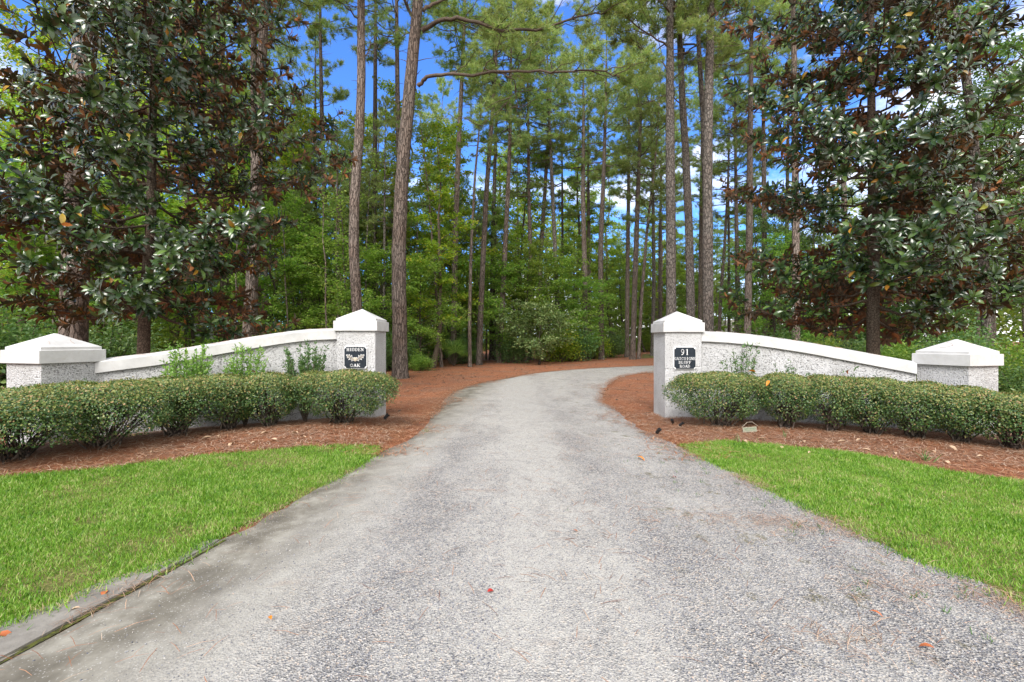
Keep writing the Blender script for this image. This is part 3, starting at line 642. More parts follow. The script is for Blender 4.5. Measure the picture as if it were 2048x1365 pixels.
def pine_branch(mb, P0, P1, r0, r, tuft=0.26, tufts=TUFT, nt_=12, spread=0.7, sag=0.0, wood=0, leaf=1, first=0.4, nseg=7, bare=False):
    P0 = np.asarray(P0, float); P1 = np.asarray(P1, float); L = np.linalg.norm(P1 - P0); t_ = np.linspace(0, 1, nseg)
    pts = P0 + (P1 - P0) * t_[:, None]; pts[:, 2] += sag * L * np.sin(t_ * math.pi)
    pts[1:-1] += r.randn(nseg - 2, 3) * L * .028
    mb.tube(pts, r0 * (1 - .82 * t_), 5 if r0 < .04 else 8, wood, cap=False)
    if bare: return pts
    q = []
    for k in range(nt_):
        u = first + (1 - first) * (k + r.rand()) / nt_
        i_ = min(int(u * (nseg - 1)), nseg - 2); fr = u * (nseg - 1) - i_; b0 = pts[i_] * (1 - fr) + pts[i_ + 1] * fr
        dirn = norm(P1 - P0); sd_ = norm(np.cross(dirn, [0, 0, 1])) * (1 if r.rand() < .5 else -1)
        l2 = spread * L * .34 * (1.25 - u) * (.5 + r.rand())+.12
        tip = b0 + (dirn * .75 + sd_ * (.5 + .6 * r.rand()) + np.array([0, 0, .35 * r.rand() + .05])) * l2
        mb.tube([b0, (b0 + tip) / 2 + r.randn(3) * .03, tip], [max(.006, r0 * .22), max(.005, r0 * .15), .004], 4, wood, cap=False)
        for e in (.45, .75, 1.0):
            if r.rand() < .92: q.append(b0 + (tip - b0) * e + r.randn(3) * .07)
    q.append(pts[-1]); q = np.array(q); n = len(q)
    for s_ in range(len(tufts)):
        k = np.arange(s_, n, len(tufts))
        if len(k):
            U, V, W = rand_basis(r, len(k), tilt=.45)
            mb.scatter(tufts[s_][0], tufts[s_][1], q[k], U, V, W, tuft * (.75 + .5 * r.rand(len(k))), leaf)
    return pts

def pine_crown(seed, L=11.0, Rm=3.3, nb=46, dead=10, tuft=0.31):
    """crown about the z axis, from z=0 (crown base) to z=L (tip)"""
    r = np.random.RandomState(seed); mb = MB()
    for k in range(nb):
        u = (k + r.rand()) / nb; z = u ** 0.85 * L * .97
        if r.rand() < .12: continue
        prof = (.55 + .6 * min(1, u * 3.0)) * (1 - u ** 2.2) + .12
        ln = Rm * prof * (.55 + .6 * r.rand()); a = r.rand() * 2 * math.pi
        el = .05 + .75 * u + .2 * r.randn() * .6
        P1 = np.array([math.cos(a) * ln, math.sin(a) * ln, z + ln * el])
        pine_branch(mb, (0, 0, z), P1, .045 * (1.15 - u), r, tuft, TUFT, int(3 + ln * 2.1), .95, -0.03)
    for k in range(dead):
        z = -r.rand() * L * .55; a = r.rand() * 6.28; ln = .4 + 1.3 * r.rand() ** 2
        pine_branch(mb, (0, 0, z), (math.cos(a) * ln, math.sin(a) * ln, z + ln * .1 * r.randn()), .02, r, bare=True, nseg=4)
    return mb
def proto(name, mb, mats, smooth=False):
    o = mb.build(name, mats, link=False, smooth=smooth); return o
PINE = [proto('crown', pine_crown(100 + k, 10 + 2 * (k % 3), 2.7 + .45 * (k % 4), 40 + 4 * k), [M['twig'], M['needle']]) for k in range(6)]

def broadleaf(seed, H, R, z0, nl, ls, mi_leaf, profile='oval', limbs=26, lt=LEAF6, flat=0.6, thin=1.0):
    """returns (trunk MB, crown MB) of a broadleaved tree about the z axis"""
    r = np.random.RandomState(seed); tb = MB(); cb = MB()
    n = 12; t_ = np.linspace(0, 1, n); tp = np.c_[np.cumsum(r.randn(n) * .012 * H), np.cumsum(r.randn(n) * .012 * H), t_ * H]; tp[0, :2] = 0
    r0 = .0085 * H * thin + .03; tb.tube(tp, r0 * (1 - .88 * t_) * (1 + .35 * np.exp(-t_ * 40)), 9, 0, .04, r)
    cl_ = []
    for k in range(limbs):
        u = z0 / H + (1 - z0 / H) * (k + r.rand()) / limbs
        i_ = min(int(u * (n - 1)), n - 2); fr = u * (n - 1) - i_; P0 = tp[i_] * (1 - fr) + tp[i_ + 1] * fr
        v = (u - z0 / H) / (1 - z0 / H)
        prof = {'oval': math.sin(math.pi * min(1, .15 + .85 * v)) ** .6 + .1, 'cone': 1.05 - .85 * v, 'col': .7 + .3 * math.sin(6 * v)}[profile]
        ln = R * prof * (.6 + .5 * r.rand()); a = k * 2.4 + r.randn() * .4; el = .15 + .6 * v + .2 * r.randn() * .5
        P1 = P0 + np.array([math.cos(a), math.sin(a), el]) * ln
        mid = (P0 + P1) / 2 + np.array([0, 0, .08 * ln]) + r.randn(3) * .04 * ln
        cb.tube([P0, mid, P1], [r0 * .35 * (1.1 - u), r0 * .2 * (1.1 - u), .006], 5, 0, cap=False)
        for q in range(7):
            w_ = .3 + .7 * (q + r.rand()) / 7; b0 = P0 * (1 - w_) + P1 * w_ + np.array([0, 0, .08 * ln]) * math.sin(math.pi * w_)
            tip = b0 + norm(np.array([math.cos(a), math.sin(a), .1]) + r.randn(3) * .75) * ln * .38 * (.4 + .8 * r.rand())
            cb.tube([b0, tip], [.012, .004], 3, 0, cap=False); cl_.append((b0, tip, ln))
    A_ = np.array([c[0] for c in cl_]); B_ = np.array([c[1] for c in cl_]); wts = np.array([c[2] for c in cl_]); wts = wts / wts.sum()
    ix = r.choice(len(cl_), nl, p=wts); e = r.rand(nl, 1) ** .7
    sg = .05 * R + .06
    C = A_[ix] * (1 - e) + B_[ix] * e + r.randn(nl, 3) * np.array([sg, sg, sg * .3])
    U, V, W = rand_basis(r, nl, tilt=flat)
    cb.scatter(lt[0], lt[1], C, U, V, W, ls * (.6 + .7 * r.rand(nl)), mi_leaf)
    return tb, cb
def bl_proto(seed, mleaf, *a, bark='twig', **k):
    tb, cb = broadleaf(seed, *a, 1, **k)
    return proto('trunk', tb, [M[bark]], True), proto('crown', cb, [M['twig'], M[mleaf]])
GUM = [bl_proto(201, 'gum', 17, 2.6, 4.5, 9000, .17, limbs=34), bl_proto(202, 'gum', 14, 2.3, 2.5, 8500, .16, limbs=34, profile='col'), bl_proto(203, 'gum', 20, 2.4, 6, 8000, .18, limbs=36, profile='col')]
GRN = [bl_proto(211, 'green', 7, 2.9, .9, 11000, .15, limbs=30, flat=.4, bark='dark_bark'), bl_proto(212, 'green', 10, 3.0, 1.6, 12500, .16, limbs=36, flat=.4, bark='dark_bark'), bl_proto(213, 'green', 13, 3.0, 2.2, 12000, .17, limbs=40, flat=.4, bark='dark_bark', profile='col')]
OAK = [bl_proto(221, 'dark_leaf', 15, 4.2, 2.5, 17000, .17, limbs=44, bark='dark_bark'), bl_proto(222, 'dark_leaf', 12, 3.2, 1.2, 15000, .15, limbs=40, bark='dark_bark')]
PAL = [bl_proto(231, 'pale', 3.6, 2.1, .5, 6500, .15, limbs=26, bark='dark_bark', thin=1.4)]

def bush_proto(seed, mleaf, H, R, nl, ls):
    r = np.random.RandomState(seed); cb = MB(); sb = MB()
    ends = []
    for k in range(20):
        a = r.rand() * 6.28; rr = R * math.sqrt(r.rand()); tip = np.array([math.cos(a) * rr, math.sin(a) * rr, H * (.45 + .5 * r.rand()) * math.sqrt(max(.1, 1 - (rr / R) ** 2 * .7))])
        m_ = tip * np.array([.4, .4, .5]) + r.randn(3) * .05; sb.tube([(tip[0] * .08, tip[1] * .08, -0.05), m_, tip], [.02, .014, .004], 4, 0, cap=False); ends.append((m_, tip))
    ix = r.randint(0, len(ends), nl); e = r.rand(nl, 1)
    A_ = np.array([x[0] for x in ends]); B_ = np.array([x[1] for x in ends])
    C = A_[ix] * (1 - e) + B_[ix] * e + r.randn(nl, 3) * np.array([.2 * R, .2 * R, .13 * H]); C[:, 2] = np.abs(C[:, 2]) + .04
    U, V, W = rand_basis(r, nl, tilt=.7); cb.scatter(LEAF6[0], LEAF6[1], C, U, V, W, ls * (.6 + .7 * r.rand(nl)), 0)
    return proto('stem', sb, [M['twig']]), proto('foliage', cb, [M[mleaf]])
BUSH = [bush_proto(301, 'green', 1.9, 1.3, 5200, .11), bush_proto(302, 'dark_leaf', 2.4, 1.5, 5600, .11), bush_proto(303, 'pale', 1.7, 1.3, 4600, .10), bush_proto(304, 'gum', 2.2, 1.3, 4600, .11)]

def place_tree(name, pr, x, y, label, cat, group, s=1.0, rz=None, zs=None):
    rz = random.random() * 6.28 if rz is None else rz
    e = empty(name, (x, y, float(hgt(x, y)) - .02), label, cat, group, rz)
    for o in pr: copy_part(o, e, scale=(s, s, zs or s))
    return e

# ------------------------------------------------------------------ pines with traced trunks
def pine(d, pts, wpx, label, H=None, crown=None, bark='pine_bark', cs=1.0, z0=None, group='pines beside the drive', seed=0, flare=1.35):
    r = np.random.RandomState(seed + int(d * 10)); P_ = [at(x, y, d) for x, y in pts]
    H = H or 25 + 5 * r.rand(); P_.sort(key=lambda q: q[2])
    lo, hi = P_[0].copy(), P_[-1].copy(); dr = (P_[1] - P_[0]) / max(.1, P_[1][2] - P_[0][2])
    base = lo - dr * lo[2] * .6; base[2] = float(hgt(base[0], base[1])) - .05
    du = (P_[-1] - P_[-2]) / max(.1, P_[-1][2] - P_[-2][2])
    pl = [base] + [p_ for p_ in P_ if p_[2] > .35]
    while pl[-1][2] < H - 1:
        du = du * .7 + np.array([r.randn() * .008, r.randn() * .008, 0]); du[2] = 1
        pl.append(pl[-1] + du * min(4.0, H - pl[-1][2]))
    zz = np.concatenate([[pl[0][2]], np.linspace(.25, H, 34)]); arr = np.array(pl)
    xs = np.interp(zz, arr[:, 2], arr[:, 0]); ys = np.interp(zz, arr[:, 2], arr[:, 1])
    ks = np.array([.25, .5, .25])
    xs[1:-1] = np.convolve(xs, ks, 'same')[1:-1]; ys[1:-1] = np.convolve(ys, ks, 'same')[1:-1]
    r0 = wpx / FPX * d / 2; t_ = (zz - zz[0]) / (H - zz[0])
    rad = r0 * (1.04 - .22 * t_ - .72 * t_ ** 2.4) * (1 + (flare - 1) * np.exp(-(zz - zz[0]) / .35)); rad = np.maximum(rad, .02)
    base = np.array([xs[0], ys[0], 0]); root = empty('pine_tree', (base[0], base[1], 0), label, 'pine tree', group)
    b = MB(); b.tube(np.c_[xs - base[0], ys - base[1], zz], rad, 14 if wpx > 9 else 8, 0, .03, r)
    b.build('trunk', M[bark], root, smooth=True)
    z0 = z0 or H * (.42 + .14 * r.rand())
    cx = np.interp(z0, zz, xs) - base[0]; cy = np.interp(z0, zz, ys) - base[1]; ex = xs[-1] - base[0] - cx; ey = ys[-1] - base[1] - cy
    cr = PINE[r.randint(len(PINE)) if crown is None else crown]; Lc = H - z0 + .6; s_ = cs * (.85 + .3 * r.rand())
    zmax = max(v.co.z for v in cr.data.vertices) if 'zmax' not in cr else cr['zmax']; cr['zmax'] = zmax
    c = copy_part(cr, root, (cx, cy, z0), (math.atan2(-ey, Lc) * -1 * -1, math.atan2(ex, Lc), r.rand() * 0), (s_, s_, Lc / zmax * 1.02))
    if 'zmax' in c: del c['zmax']
    return root, (xs, ys, zz, base)
P1_ = 'pines beside the drive'; P2_ = 'slim pines at the wood edge'; P3_ = 'pines right of the drive'
main, MT = pine(18.3, [(800, 750), (799, 640), (797, 520), (801, 400), (810, 280), (820, 171), (828, 90), (836, 0)], 27.5, 'thick lone pine with long limbs right of the HIDDEN OAK pillar', 27, bark='pine_bark', z0=17, group=P1_, flare=1.32)
def wp(x, y, d): return at(x, y, d) - np.array([MT[3][0], MT[3][1], 0])
def big_limb(pts, r0, subs, seed, root, conv):
    r = np.random.RandomState(seed); mb = MB(); P_ = np.array([conv(*p_) for p_ in pts]); P_ = smooth_pl(P_, 2); n = len(P_); P_[2:-1] += np.cumsum(r.randn(n - 3, 3), 0) * .022 + r.randn(n - 3, 3) * .028
    mb.tube(P_, r0 * (1 - .8 * np.linspace(0, 1, n)), 9, 0, .05, r)
    for k in range(subs):
        u = .30 + .70 * (k + r.rand() * .8) / subs; i_ = min(int(u * (n - 1)), n - 2); b0 = P_[i_]
        T = norm(P_[min(n - 1, i_ + 2)] - P_[max(0, i_ - 2)]); sd_ = norm(np.cross(T, [0, 0, 1.])) * (1 if k % 2 else -1)
        ln = .8 + 1.3 * r.rand()
        P1 = b0 + (T * .8 + sd_ * (.3 + .6 * r.rand()) + np.array([0, 0, r.uniform(-.15, .75)])) * ln
        pine_branch(mb, b0, P1, .022, r, .25, TUFTN, 9, .9, 0.02, first=.3)
    pine_branch(mb, P_[-4], P_[-1] + (P_[-1] - P_[-4]) * .3, .02, r, .24, TUFTN, 7, .9)
    return mb.build('limb', [M['twig'], M['needle']], root, smooth=True)
big_limb([(836, 172, 18.3), (852, 152, 18.1), (885, 141, 17.9), (950, 137, 17.6), (1050, 134, 17.3), (1140, 137, 17.0), (1210, 137, 16.8), (1238, 150, 16.7)], .085, 15, 41, main, wp)
big_limb([(844, 62, 18.3), (862, 44, 18.2), (905, 36, 18.0), (960, 44, 17.8), (1010, 60, 17.5), (1080, 58, 17.3), (1150, 30, 17.0), (1215, 20, 16.8)], .10, 16, 42, main, wp)
big_limb([(836, 20, 18.3), (862, 12, 18.6), (905, -8, 19), (960, -30, 19.4)], .09, 7, 43, main, wp)
big_limb([(968, 138, 17.6), (1010, 148, 17.8), (1040, 160, 18.0), (1015, 205, 18.2), (960, 250, 18.4)], .03, 5, 45, main, wp)
big_limb([(828, 40, 18.3), (812, 10, 18.0), (790, -30, 17.6), (760, -60, 17.2)], .08, 5, 46, main, wp)
rs = np.random.RandomState(50)
mb = MB()
for k in range(12):
    mb = MB(); z = 4 + 9 * rs.rand(); a = rs.rand() * 6.28; ln = .25 + .5 * rs.rand(); xx = np.interp(z, MT[2], MT[0]) - MT[3][0]; yy = np.interp(z, MT[2], MT[1]) - MT[3][1]
    pine_branch(mb, (xx, yy, z), (xx + math.cos(a) * ln, yy + math.sin(a) * ln, z + .1 * ln), .03, rs, bare=True, nseg=4)
    mb.build('dead_stub', M['pine_bark'], main)

PINES = [
 # d, traced points, width px, label, kwargs
 (11.5, [(146, 690), (150, 560), (155, 420), (160, 300), (165, 160), (172, 20)], 42, 'stout pine behind the left magnolia above the low end pillar', dict(H=26, bark='pine_bark', z0=17, group=P1_)),
 (24, [(450, 700), (449, 600), (447, 480), (446, 300), (443, 150), (440, 0)], 15, 'straight pine seen through the right half of the left magnolia', dict(H=27, group=P1_)),
 (19, [(494, 700), (499, 640), (507, 500), (512, 410), (517, 250), (524, 120), (531, 0)], 22, 'pine leaning slightly right at the right edge of the left magnolia', dict(H=27, z0=16, group=P1_)),
 (22, [(507, 690), (508, 560), (509, 400), (509, 250), (508, 100), (507, 0)], 16, 'pine close behind the leaning one at the edge of the left magnolia', dict(H=27, z0=16, group=P1_)),
 (27, [(372, 700), (374, 560), (372, 400), (368, 200), (366, 0)], 13, 'thin pine behind the left magnolia right of its trunk', dict(H=28, group=P1_)),
 (30, [(654, 690), (652, 560), (649, 400), (644, 250), (641, 100), (640, 0)], 10, 'slender pine over the left wall with a twiggy bare top', dict(H=31, z0=22, cs=.6, group=P2_)),
 (33, [(632, 690), (631, 500), (630, 300)], 9, 'slender dark pine just left of the bare topped one over the left wall', dict(H=24, group=P2_, bark='dark_bark')),
 (18.6, [(720, 720), (713, 600), (706, 486), (710, 380), (718, 280), (723, 171), (722, 60), (722, 0)], 20, 'bowed pine rising right behind the HIDDEN OAK pillar', dict(H=27, z0=15.5, cs=.75, group=P1_)),
 (30, [(749, 700), (749, 543), (750, 300), (751, 0)], 11, 'narrow dark pine between the bowed pine and the thick one', dict(H=31, z0=20, group=P2_, bark='dark_bark')),
 (27, [(806, 640), (800, 400), (795, 200), (793, 0)], 12, 'pine half hidden behind the thick pine on its left side', dict(H=30, z0=19, group=P2_)),
 (26.2, [(883, 728), (876, 640), (868, 520), (858, 400), (848, 300), (840, 240)], 6, 'whippy crooked young pine just right of the thick pine', dict(H=15, z0=9, cs=.45, group=P2_)),
 (30, [(907, 700), (909, 580), (911, 460), (917, 300), (924, 150), (929, 30)], 12, 'straight pine behind the palmetto', dict(H=30, z0=19, group=P2_)),
 (26.2, [(940, 728), (939, 640), (942, 500), (950, 350), (962, 220)], 7, 'very thin young pine just right of the palmetto', dict(H=17, z0=12, cs=.45, group=P2_)),
 (28.5, [(958, 726), (961, 640), (966, 520), (973, 380), (984, 240), (990, 150)], 11, 'pine leaning right, second to the right of the palmetto', dict(H=27, z0=17, group=P2_)),
 (31.7, [(1000, 722), (1004, 620), (1010, 500), (1016, 380), (1020, 280)], 10.5, 'reddish pine left of the pale leaved bush', dict(H=26, z0=15, group=P2_)),
 (36, [(983, 700), (984, 560), (988, 400), (992, 250)], 9, 'grey pine behind the reddish one', dict(H=29, group=P2_, bark='pine_bark_grey')),
 (36, [(1061, 690), (1062, 560), (1058, 400), (1057, 314)], 8.5, 'slim pine over the pale leaved bush', dict(H=26, group=P2_)),
 (38, [(1076, 700), (1080, 537), (1090, 380), (1100, 211)], 9.5, 'pine leaning right above the middle of the drive bend', dict(H=28, group=P2_)),
 (38, [(1171, 700), (1170, 560), (1166, 400), (1167, 245)], 11, 'left one of the two pines rising from the thicket by the bend', dict(H=27, group=P2_)),
 (44, [(1180, 690), (1178, 500), (1176, 300)], 8, 'thin pine hidden close behind the pines at the bend', dict(H=27, group=P2_)),
 (36.9, [(1203, 718), (1202, 620), (1201, 500), (1207, 360), (1211, 228)], 10.5, 'pine standing clear on the straw at the bend, trunk bare to the crown', dict(H=27, group=P2_)),
 (42, [(1254, 705), (1255, 560), (1257, 400), (1258, 228)], 9, 'leftmost of three pines beside the far lawn', dict(H=28, group=P3_)),
 (36.9, [(1265, 718), (1268, 620), (1272, 500), (1277, 360), (1281, 228)], 10.5, 'middle of three pines beside the far lawn, thickest of them', dict(H=28, group=P3_)),
 (37.5, [(1277, 717), (1283, 600), (1294, 460), (1308, 343)], 6.5, 'rightmost and thinnest of three pines beside the far lawn', dict(H=24, group=P3_)),
 (46, [(1305, 700), (1308, 560), (1306, 400), (1304, 300)], 8, 'pale pine just left of the 91 pillar cap', dict(H=28, group=P3_, bark='pine_bark_grey')),
 (52, [(1321, 690), (1320, 500), (1322, 350)], 8, 'thin far pine between the pale one and the grey pine above the 91 pillar', dict(H=28, group=P3_)),
 (21.5, [(1343, 700), (1342, 560), (1341, 400), (1340, 200), (1340, 0)], 19.5, 'straight grey pine rising right behind the 91 pillar cap', dict(H=28, z0=17, bark='pine_bark_grey', group=P3_)),
 (25, [(1383, 700), (1380, 560), (1378, 457), (1371, 300), (1364, 189), (1358, 34)], 16.5, 'pine leaning left, next right of the straight grey pine', dict(H=28, z0=17, bark='pine_bark_grey', group=P3_)),
 (21, [(1417, 700), (1416, 560), (1415, 343), (1418, 170), (1422, 0)], 20, 'big dark grey pine over the high end of the right wall', dict(H=28, z0=17, bark='pine_bark_grey', group=P3_)),
 (23, [(1412, 690), (1411, 400), (1406, 230), (1398, 100), (1393, 0)], 12, 'pine pressed against the left side of the big dark grey pine', dict(H=28, z0=17, bark='pine_bark_grey', group=P3_)),
 (44, [(1400, 700), (1401, 560), (1402, 400)], 9, 'distant pine in the gap left of the big dark grey pine', dict(H=28, group=P3_)),
 (40, [(1437, 700), (1441, 600), (1450, 480), (1455, 380)], 7, 'curved thin pine against the pale gap over the right wall', dict(H=22, z0=12, group=P3_)),
 (42, [(1458, 700), (1458, 560), (1457, 400)], 6, 'thinnest straight pine in the pale gap over the right wall', dict(H=24, group=P3_)),
 (38, [(1478, 700), (1475, 560), (1472, 400)], 9, 'right hand pine of the pale gap over the right wall', dict(H=26, group=P3_)),
 (29, [(1494, 700), (1496, 630), (1499, 450), (1500, 290), (1504, 0)], 13.5, 'reddish pine at the left edge of the right magnolia', dict(H=28, z0=17, group=P3_)),
 (33, [(1530, 690), (1528, 400), (1526, 100)], 10, 'pine hidden in the left side of the right magnolia', dict(H=28, z0=18, group=P3_)),
 (24, [(1592, 700), (1592, 500), (1590, 300), (1588, 100)], 14, 'pine seen through the right magnolia left of its trunk', dict(H=28, z0=18, group=P3_)),
 (17, [(1977, 720), (1972, 600), (1958, 400), (1936, 171), (1901, 0)], 17, 'light barked pine leaning left behind the right magnolia', dict(H=26, z0=16, bark='pine_bark_grey', group=P3_)),
 (30, [(1690, 700), (1688, 400), (1684, 100)], 11, 'pine behind the right magnolia just left of its trunk', dict(H=28, z0=18, group=P3_)),
]
TREES = {}
for k, (d, pts, w_, lab, kw) in enumerate(PINES):
    TREES[k] = pine(d, pts, w_, lab, seed=k * 7 + 1, **kw)
# long needled side branches of the near pines, seen against the sky
def side_limbs(k, specs, seed):
    root, (xs, ys, zz, base) = TREES[k]; conv = lambda x, y, d: at(x, y, d) - np.array([base[0], base[1], 0])
    for q, (pts, r0, n) in enumerate(specs): big_limb(pts, r0, n, seed + q, root, conv)
idx = {p[3]: k for k, p in enumerate(PINES)}
k34 = idx['straight grey pine rising right behind the 91 pillar cap']
side_limbs(k34, [([(1340, 95, 21.5), (1300, 70, 21), (1255, 40, 20.5), (1205, 18, 20)], .05, 9), ([(1340, 150, 21.5), (1310, 120, 21.8), (1270, 95, 22), (1230, 85, 22)], .04, 8),
                 ([(1340, 25, 21.5), (1310, 0, 20), (1280, -15, 19)], .05, 6), ([(1340, 60, 21.5), (1370, 40, 20.8), (1400, 60, 20)], .04, 6)], 500)
side_limbs(idx['pine leaning left, next right of the straight grey pine'], [([(1366, 210, 25), (1335, 190, 24.5), (1300, 205, 24), (1262, 212, 23.5)], .04, 8), ([(1362, 130, 25), (1395, 110, 26), (1430, 120, 27)], .04, 7)], 520)
side_limbs(idx['big dark grey pine over the high end of the right wall'], [([(1420, 60, 21), (1450, 30, 20.5), (1490, 15, 20)], .045, 8), ([(1418, 150, 21), (1440, 130, 22), (1470, 135, 23)], .03, 6)], 540)
side_limbs(idx['bowed pine rising right behind the HIDDEN OAK pillar'], [([(722, 40, 18.6), (690, 10, 18), (655, -5, 17.5)], .04, 4), ([(724, 120, 18.6), (750, 100, 18.8), (790, 85, 19)], .02, 2)], 560)

# more pines deeper in the wood
gp_i = 0
def clear(x, y):
    if inpoly(np.array([x]), np.array([y]), [(q[0], q[1]) for q in ROAD_POLY])[0]: return False
    if min(np.hypot(x - np.array([q[0] for q in ROAD_POLY]), y - np.array([q[1] for q in ROAD_POLY]))) < 1.6: return False
    return True
rf = np.random.RandomState(77)
def px_of(x, y): return CX + x / y * FPX
cnt = 0
while cnt < 46:
    y = 30 + 40 * rf.rand(); px_ = rf.uniform(-60, 2100); x = (px_ - CX) / FPX * y
    if 1425 < px_ < 1490 or (px_ > 1210 and px_ < 1420 and y < 46) or not clear(x, y): continue
    if px_ > 1500 and rf.rand() < .55: continue
    dx = rf.randn() * 14
    left = px_ < 900
    pine(y, [(px_, 700), (px_ + dx * .5, 450), (px_ + dx, 200)], (0.22 + .16 * rf.rand()) * FPX / y, 'slender pine deeper in the wood on the left, behind the front row of pines' if left else 'slender distant pine behind the pines near the bend and the right wall',
         H=22 + 8 * rf.rand(), seed=900 + cnt, group='distant pines in the left wood' if left else 'distant pines on the right', bark=['pine_bark', 'pine_bark_grey', 'dark_bark'][rf.randint(3)])
    cnt += 1

# ------------------------------------------------------------------ broadleaved trees, thicket
def P(px_, d): return (px_ - CX) / FPX * d
gl = 'yellow green gum trees along the wood edge'
for px_, d, v, s, lab in [(560, 27, 2, 1.0, 'tall airy gum with yellowing leaves between the left magnolia and the slender pines'), (600, 33, 0, 1.1, 'gum with dense yellow green crown behind the slender pines over the left wall'), (680, 29, 1, 1.0, 'gum whose leaves show left of the bowed pine'),
        (775, 31, 2, .95, 'gum filling the gap between the narrow dark pine and the thick pine'), (865, 25.5, 1, .95, 'yellow leaved gum right of the thick pine'), (835, 34, 0, 1.1, 'gum with a rounded crown behind the thick pine'),
        (925, 33, 1, 1.15, 'gum behind the palmetto with leaves against blue sky'), (1045, 40, 0, 1.05, 'gum behind the reddish pine and the pale bush'), (985, 44, 2, 1.0, 'tall thin gum far back, left of the drive bend'),
        (655, 36, 2, 1.05, 'second airy gum behind the slender pines over the left wall'), (730, 36, 0, 1.15, 'gum far behind the bowed pine'), (900, 38, 0, 1.15, 'rounded gum well behind the crooked young pine'), (1000, 50, 0, 1.3, 'large gum far back above the wood edge'), (1125, 46, 2, 1.1, 'tall gum behind the pine leaning over the bend'), (1180, 52, 0, 1.3, 'large gum behind the two thicket pines'), (1240, 60, 2, 1.3, 'far tall gum seen between the bend pines'), (1310, 66, 0, 1.3, 'far gum beyond the far lawn'),
        (335, 20, 0, 1.0, 'bright yellow green gum glowing behind the left magnolia trunk'), (215, 24, 2, 1.1, 'gum with light leaves behind the stout pine at left'), (60, 20, 1, 1.1, 'gum at the far left picture edge behind the magnolia'), (440, 30, 0, 1.15, 'gum behind the right half of the left magnolia'), (-40, 26, 0, 1.2, 'gum crown cut off by the left picture edge')]:
    place_tree('gum_tree', GUM[v], P(px_, d), d, lab, 'gum tree', gl, s)
gg = 'green understorey trees of the wood'
for px_, d, v, s, lab in [(540, 24, 1, .95, 'green tree over the left wall just right of the left magnolia'), (640, 26, 0, 1.0, 'low green tree behind the middle of the left wall'), (690, 24, 0, .95, 'low green tree left of the HIDDEN OAK pillar'),
        (755, 24, 0, .85, 'green tree filling the space between the tall left pillar and the thick pine'), (845, 24.5, 0, .8, 'small bright green tree just right of the thick pine'), (880, 32, 1, .95, 'green tree behind the crooked young pine'),
        (955, 31, 0, 1.0, 'green tree behind the thin young pine by the palmetto'), (985, 36, 2, .95, 'taller green tree behind the reddish pine'), (1045, 33, 1, .85, 'rounded green tree above the pale leaved bush'),
        (1105, 34, 0, 1.1, 'broad green tree where the drive starts to bend'), (1135, 40, 1, 1.0, 'green tree behind the thicket at the bend'), (1165, 36, 0, .9, 'low dark green tree by the left pine of the bend'), (1225, 46, 1, .95, 'green tree behind the clear standing pine at the bend'),
        (1290, 60, 2, .9, 'green tree beyond the far lawn'), (1405, 48, 2, 1.0, 'green tree behind the trunks over the high end of the right wall'), (1510, 40, 2, 1.1, 'green tree between the pale gap and the right magnolia'), (1545, 30, 1, .8, 'low green tree under the left edge of the right magnolia'), (1370, 60, 2, 1.1, 'far green tree behind the leaning grey pine'), (1680, 26, 0, .9, 'low green tree seen under the right magnolia'), (1820, 30, 2, 1.0, 'green tree glimpsed through the right magnolia, right of its trunk'), (1330, 70, 2, .9, 'green tree beyond the far lawn behind the 91 pillar'),
        (60, 17, 1, 1.0, 'shaded green tree behind the low left end pillar'), (230, 18, 0, 1.1, 'shaded low green tree left of the left magnolia trunk'), (-30, 15, 0, 1.1, 'shaded green tree cut off by the left picture edge'), (400, 21, 0, 1.0, 'low green tree right of the left magnolia trunk'), (460, 27, 2, 1.0, 'taller green tree behind the right half of the left magnolia'), (130, 28, 2, 1.1, 'tall green tree behind the stout pine'), (320, 30, 2, 1.1, 'tall green tree behind the left magnolia trunk'),
        (1240, 54, 2, 1.0, 'tall green tree far back between the bend pines'), (815, 42, 2, 1.1, 'tall green tree far behind the thick pine'), (700, 40, 2, 1.1, 'tall green tree far behind the bowed pine'), (590, 44, 2, 1.1, 'tall green tree far behind the left wall')]:
    place_tree('understorey_tree', GRN[v], P(px_, d), d, lab, 'broadleaf tree', gg, s)
go_ = 'dark evergreen oaks on the right'
for px_, d, v, s, lab in [(2080, 17, 0, 1.05, 'dark evergreen oak at the right picture edge'), (1985, 26, 0, 1.1, 'evergreen oak behind the leaning light barked pine'), (1530, 34, 1, 1.0, 'dark leaved tree behind the left edge of the right magnolia'),
        (1640, 30, 1, .85, 'dark leaved tree behind the right magnolia left of its trunk'), (1850, 24, 1, .8, 'dark leaved tree behind the right magnolia right of its trunk'), (2150, 24, 0, 1.2, 'evergreen oak mostly outside the right picture edge')]:
    place_tree('oak_tree', OAK[v], P(px_, d), d, lab, 'oak tree', go_, s)
place_tree('pale_leaved_bush', PAL[0], P(1078, 29), 29, 'spreading bush with pale grey green leaves at the wood edge by the bend', 'bush', 'wood edge bushes', 1.0)
